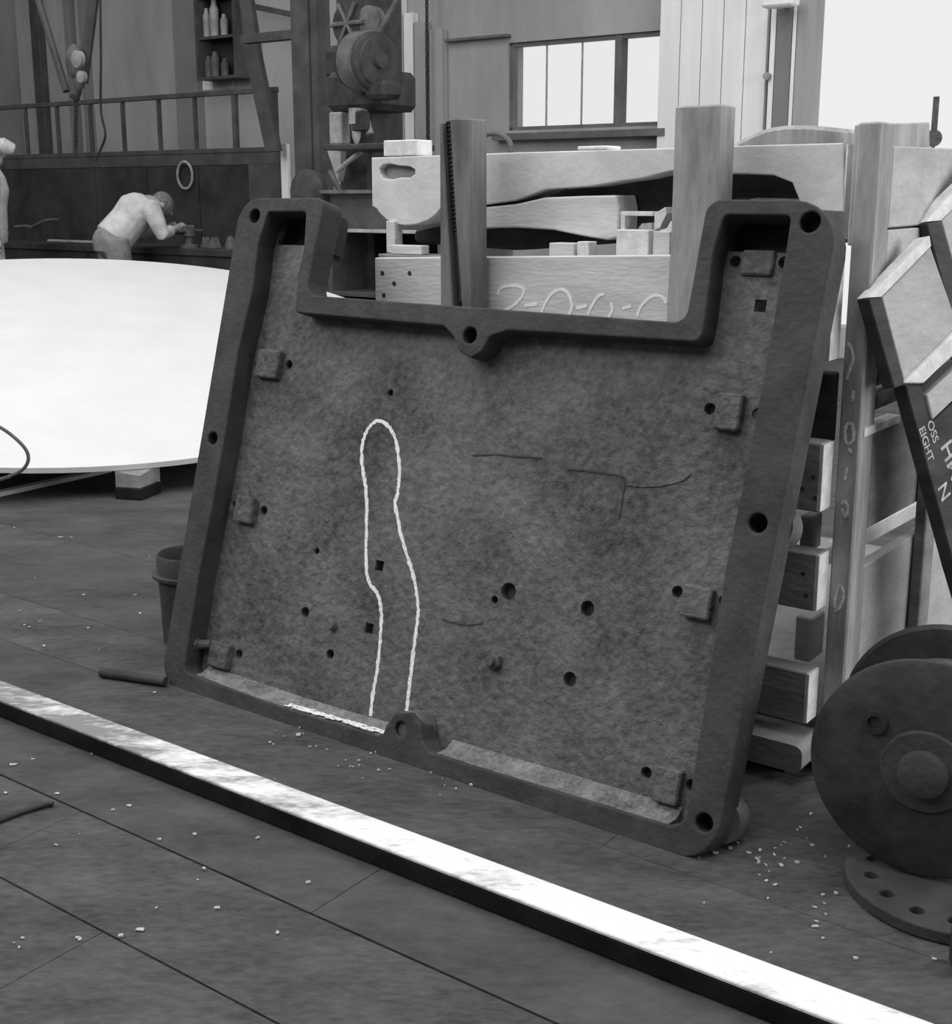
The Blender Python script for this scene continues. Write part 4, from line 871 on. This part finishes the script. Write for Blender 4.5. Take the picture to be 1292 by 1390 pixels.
# ================================================================== THE TWO WORKMEN
def person(px, py_hip, zc, label, bend):
    base = CAMP + ray(px, py_hip) * zc; root = Vector((base.x, base.y, 0))
    F = Vector((.82, .57, 0)).normalized() if bend else Vector((.92, .38, 0)).normalized(); L = Z.cross(F)   # facing, left
    def P(f_, l_, z_): return root + F * f_ + L * l_ + Z * z_
    if bend:
        hip = P(0, 0, .92); chest = P(.24, 0, 1.17); neck = P(.34, 0, 1.25); head = P(.44, 0, 1.21); hd = F * .5 - Z * .85
        sh = lambda k: P(.30, .19 * k, 1.18); el = lambda k: P(.36, .25 * k, .97); ha = lambda k: P(.56, .12 * k, 1.02)
    else:
        hip = P(0, 0, .98); chest = P(.03, 0, 1.36); neck = P(.05, 0, 1.55); head = P(.09, 0, 1.70); hd = F
        sh = lambda k: P(.03, .21 * k, 1.47); el = lambda k: P(-.01, .25 * k, 1.17); ha = lambda k: P(.06, .24 * k, .93)
    legs = [(P(0, .10 * k, .90), P(.05, .12 * k, .50), P(-.02, .13 * k, .09), P(.16, .14 * k, .04)) for k in (-1, 1)]
    up = (head - neck).normalized()
    def hand(b, k):
        w = ha(k); d = (w - el(k)).normalized(); sd = d.cross(Z).normalized(); dn_ = sd.cross(d)
        b.cone(w - d * .02, w + d * .075, .030, .036, 10); b.ball(w + d * .05, .036, 1, 1, 1, seg=10)
        for q in range(4):
            r0 = w + d * .08 + sd * (.024 - .016 * q); ln = (.06, .07, .066, .05)[q]
            b.tube([r0, r0 + d * ln * .6 - dn_ * .01, r0 + d * ln * .8 - dn_ * .04], [.0095, .009, .0075], 6)
        t0 = w + d * .03 + sd * .034 * -k; b.tube([t0, t0 + d * .035 - sd * .02 * k, t0 + d * .06 - sd * .016 * k - dn_ * .02], [.012, .0105, .009], 6)
    def body(b):
        b.tube([hip - Z * .05, hip, hip.lerp(chest, .5), chest, neck], [.14, .155, .135, .155, .075], 14)
        b.tube([neck - (neck - chest) * .3, neck, head], [.07, .058, .055], 12)
        b.ball(head, .105, .92, .95, 1.18, rot=Matrix((hd.cross(up).normalized(), hd, up)).transposed() if abs(hd.dot(up)) < .9 else None, seg=20)
        fwd = (hd - up * hd.dot(up)).normalized(); lat = up.cross(fwd)
        b.ball(head + fwd * .105 - up * .015, .020, .8, 1, 1.4, seg=8); b.ball(head + fwd * .06 - up * .085, .05, seg=10)
        for k in (-1, 1): b.ball(head + lat * .1 * k, .028, .6, .8, 1.1, seg=8)
        for k in (-1, 1):
            b.tube([chest.lerp(neck, .4), sh(k), el(k), ha(k)], [.08, .068, .05, .033], 10); hand(b, k)
        for h, kn, an, to in legs:
            b.tube([h, h.lerp(kn, .5), kn, kn.lerp(an, .4), an], [.095, .085, .062, .062, .045], 12); b.tube([an, an - Z * .03, to], [.05, .05, .038], 10)
    bo = blob('person', body, 'skin', None, .012, 3)
    tag(bo, label, 'person')
    def shirt(b):
        b.tube([hip, hip.lerp(chest, .3), hip.lerp(chest, .6), chest, chest.lerp(neck, .6), neck], [.168, .165, .16, .178, .14, .085], 16)
        for k in (-1, 1):
            b.tube([chest.lerp(neck, .3), sh(k), sh(k).lerp(el(k), .6), el(k), el(k).lerp(ha(k), .55)], [.1, .09, .075, .067, .055], 12)
    def trousers(b):
        b.ball(hip - Z * .01, .17, 1, 1, .9, seg=20); b.tube([hip, hip - Z * .1], [.165, .16], 16)
        for h, kn, an, to in legs: b.tube([h + Z * .04, h, h.lerp(kn, .5), kn, kn.lerp(an, .5), an], [.11, .115, .102, .085, .08, .078], 14)
    def hairf(b):
        fwd = (hd - up * hd.dot(up)).normalized()
        b.ball(head + up * .025 - fwd * .018, .108, .98, .98, 1.1, seg=16)
        if not bend: b.cone(head + up * .05 + fwd * .06, head + up * .045 + fwd * .18, .08, .05, 14)
    x = blob('shirt', shirt, 'shirt' , bo, .014, 3); x = blob('trousers', trousers, 'trousers' if bend else 'shirt', bo, .014, 3); x = blob('hair' if bend else 'cap', hairf, 'hair' if bend else 'shirt', bo, .012, 2)
    for h, kn, an, to in legs:
        def boot(b): b.tube([an + Z * .05, an - Z * .03], [.062, .062], 12); b.tube([an - Z * .045, to + Z * .005], [.055, .045], 12)
        blob('boot', boot, 'leather', bo, .012, 2)
    return bo
person(152, 322, 11.1, 'man in a pale shirt bending over the workbench vice', True)
person(-20, 260, 11.4, 'man in pale overalls and cap cut off by the left edge', False)
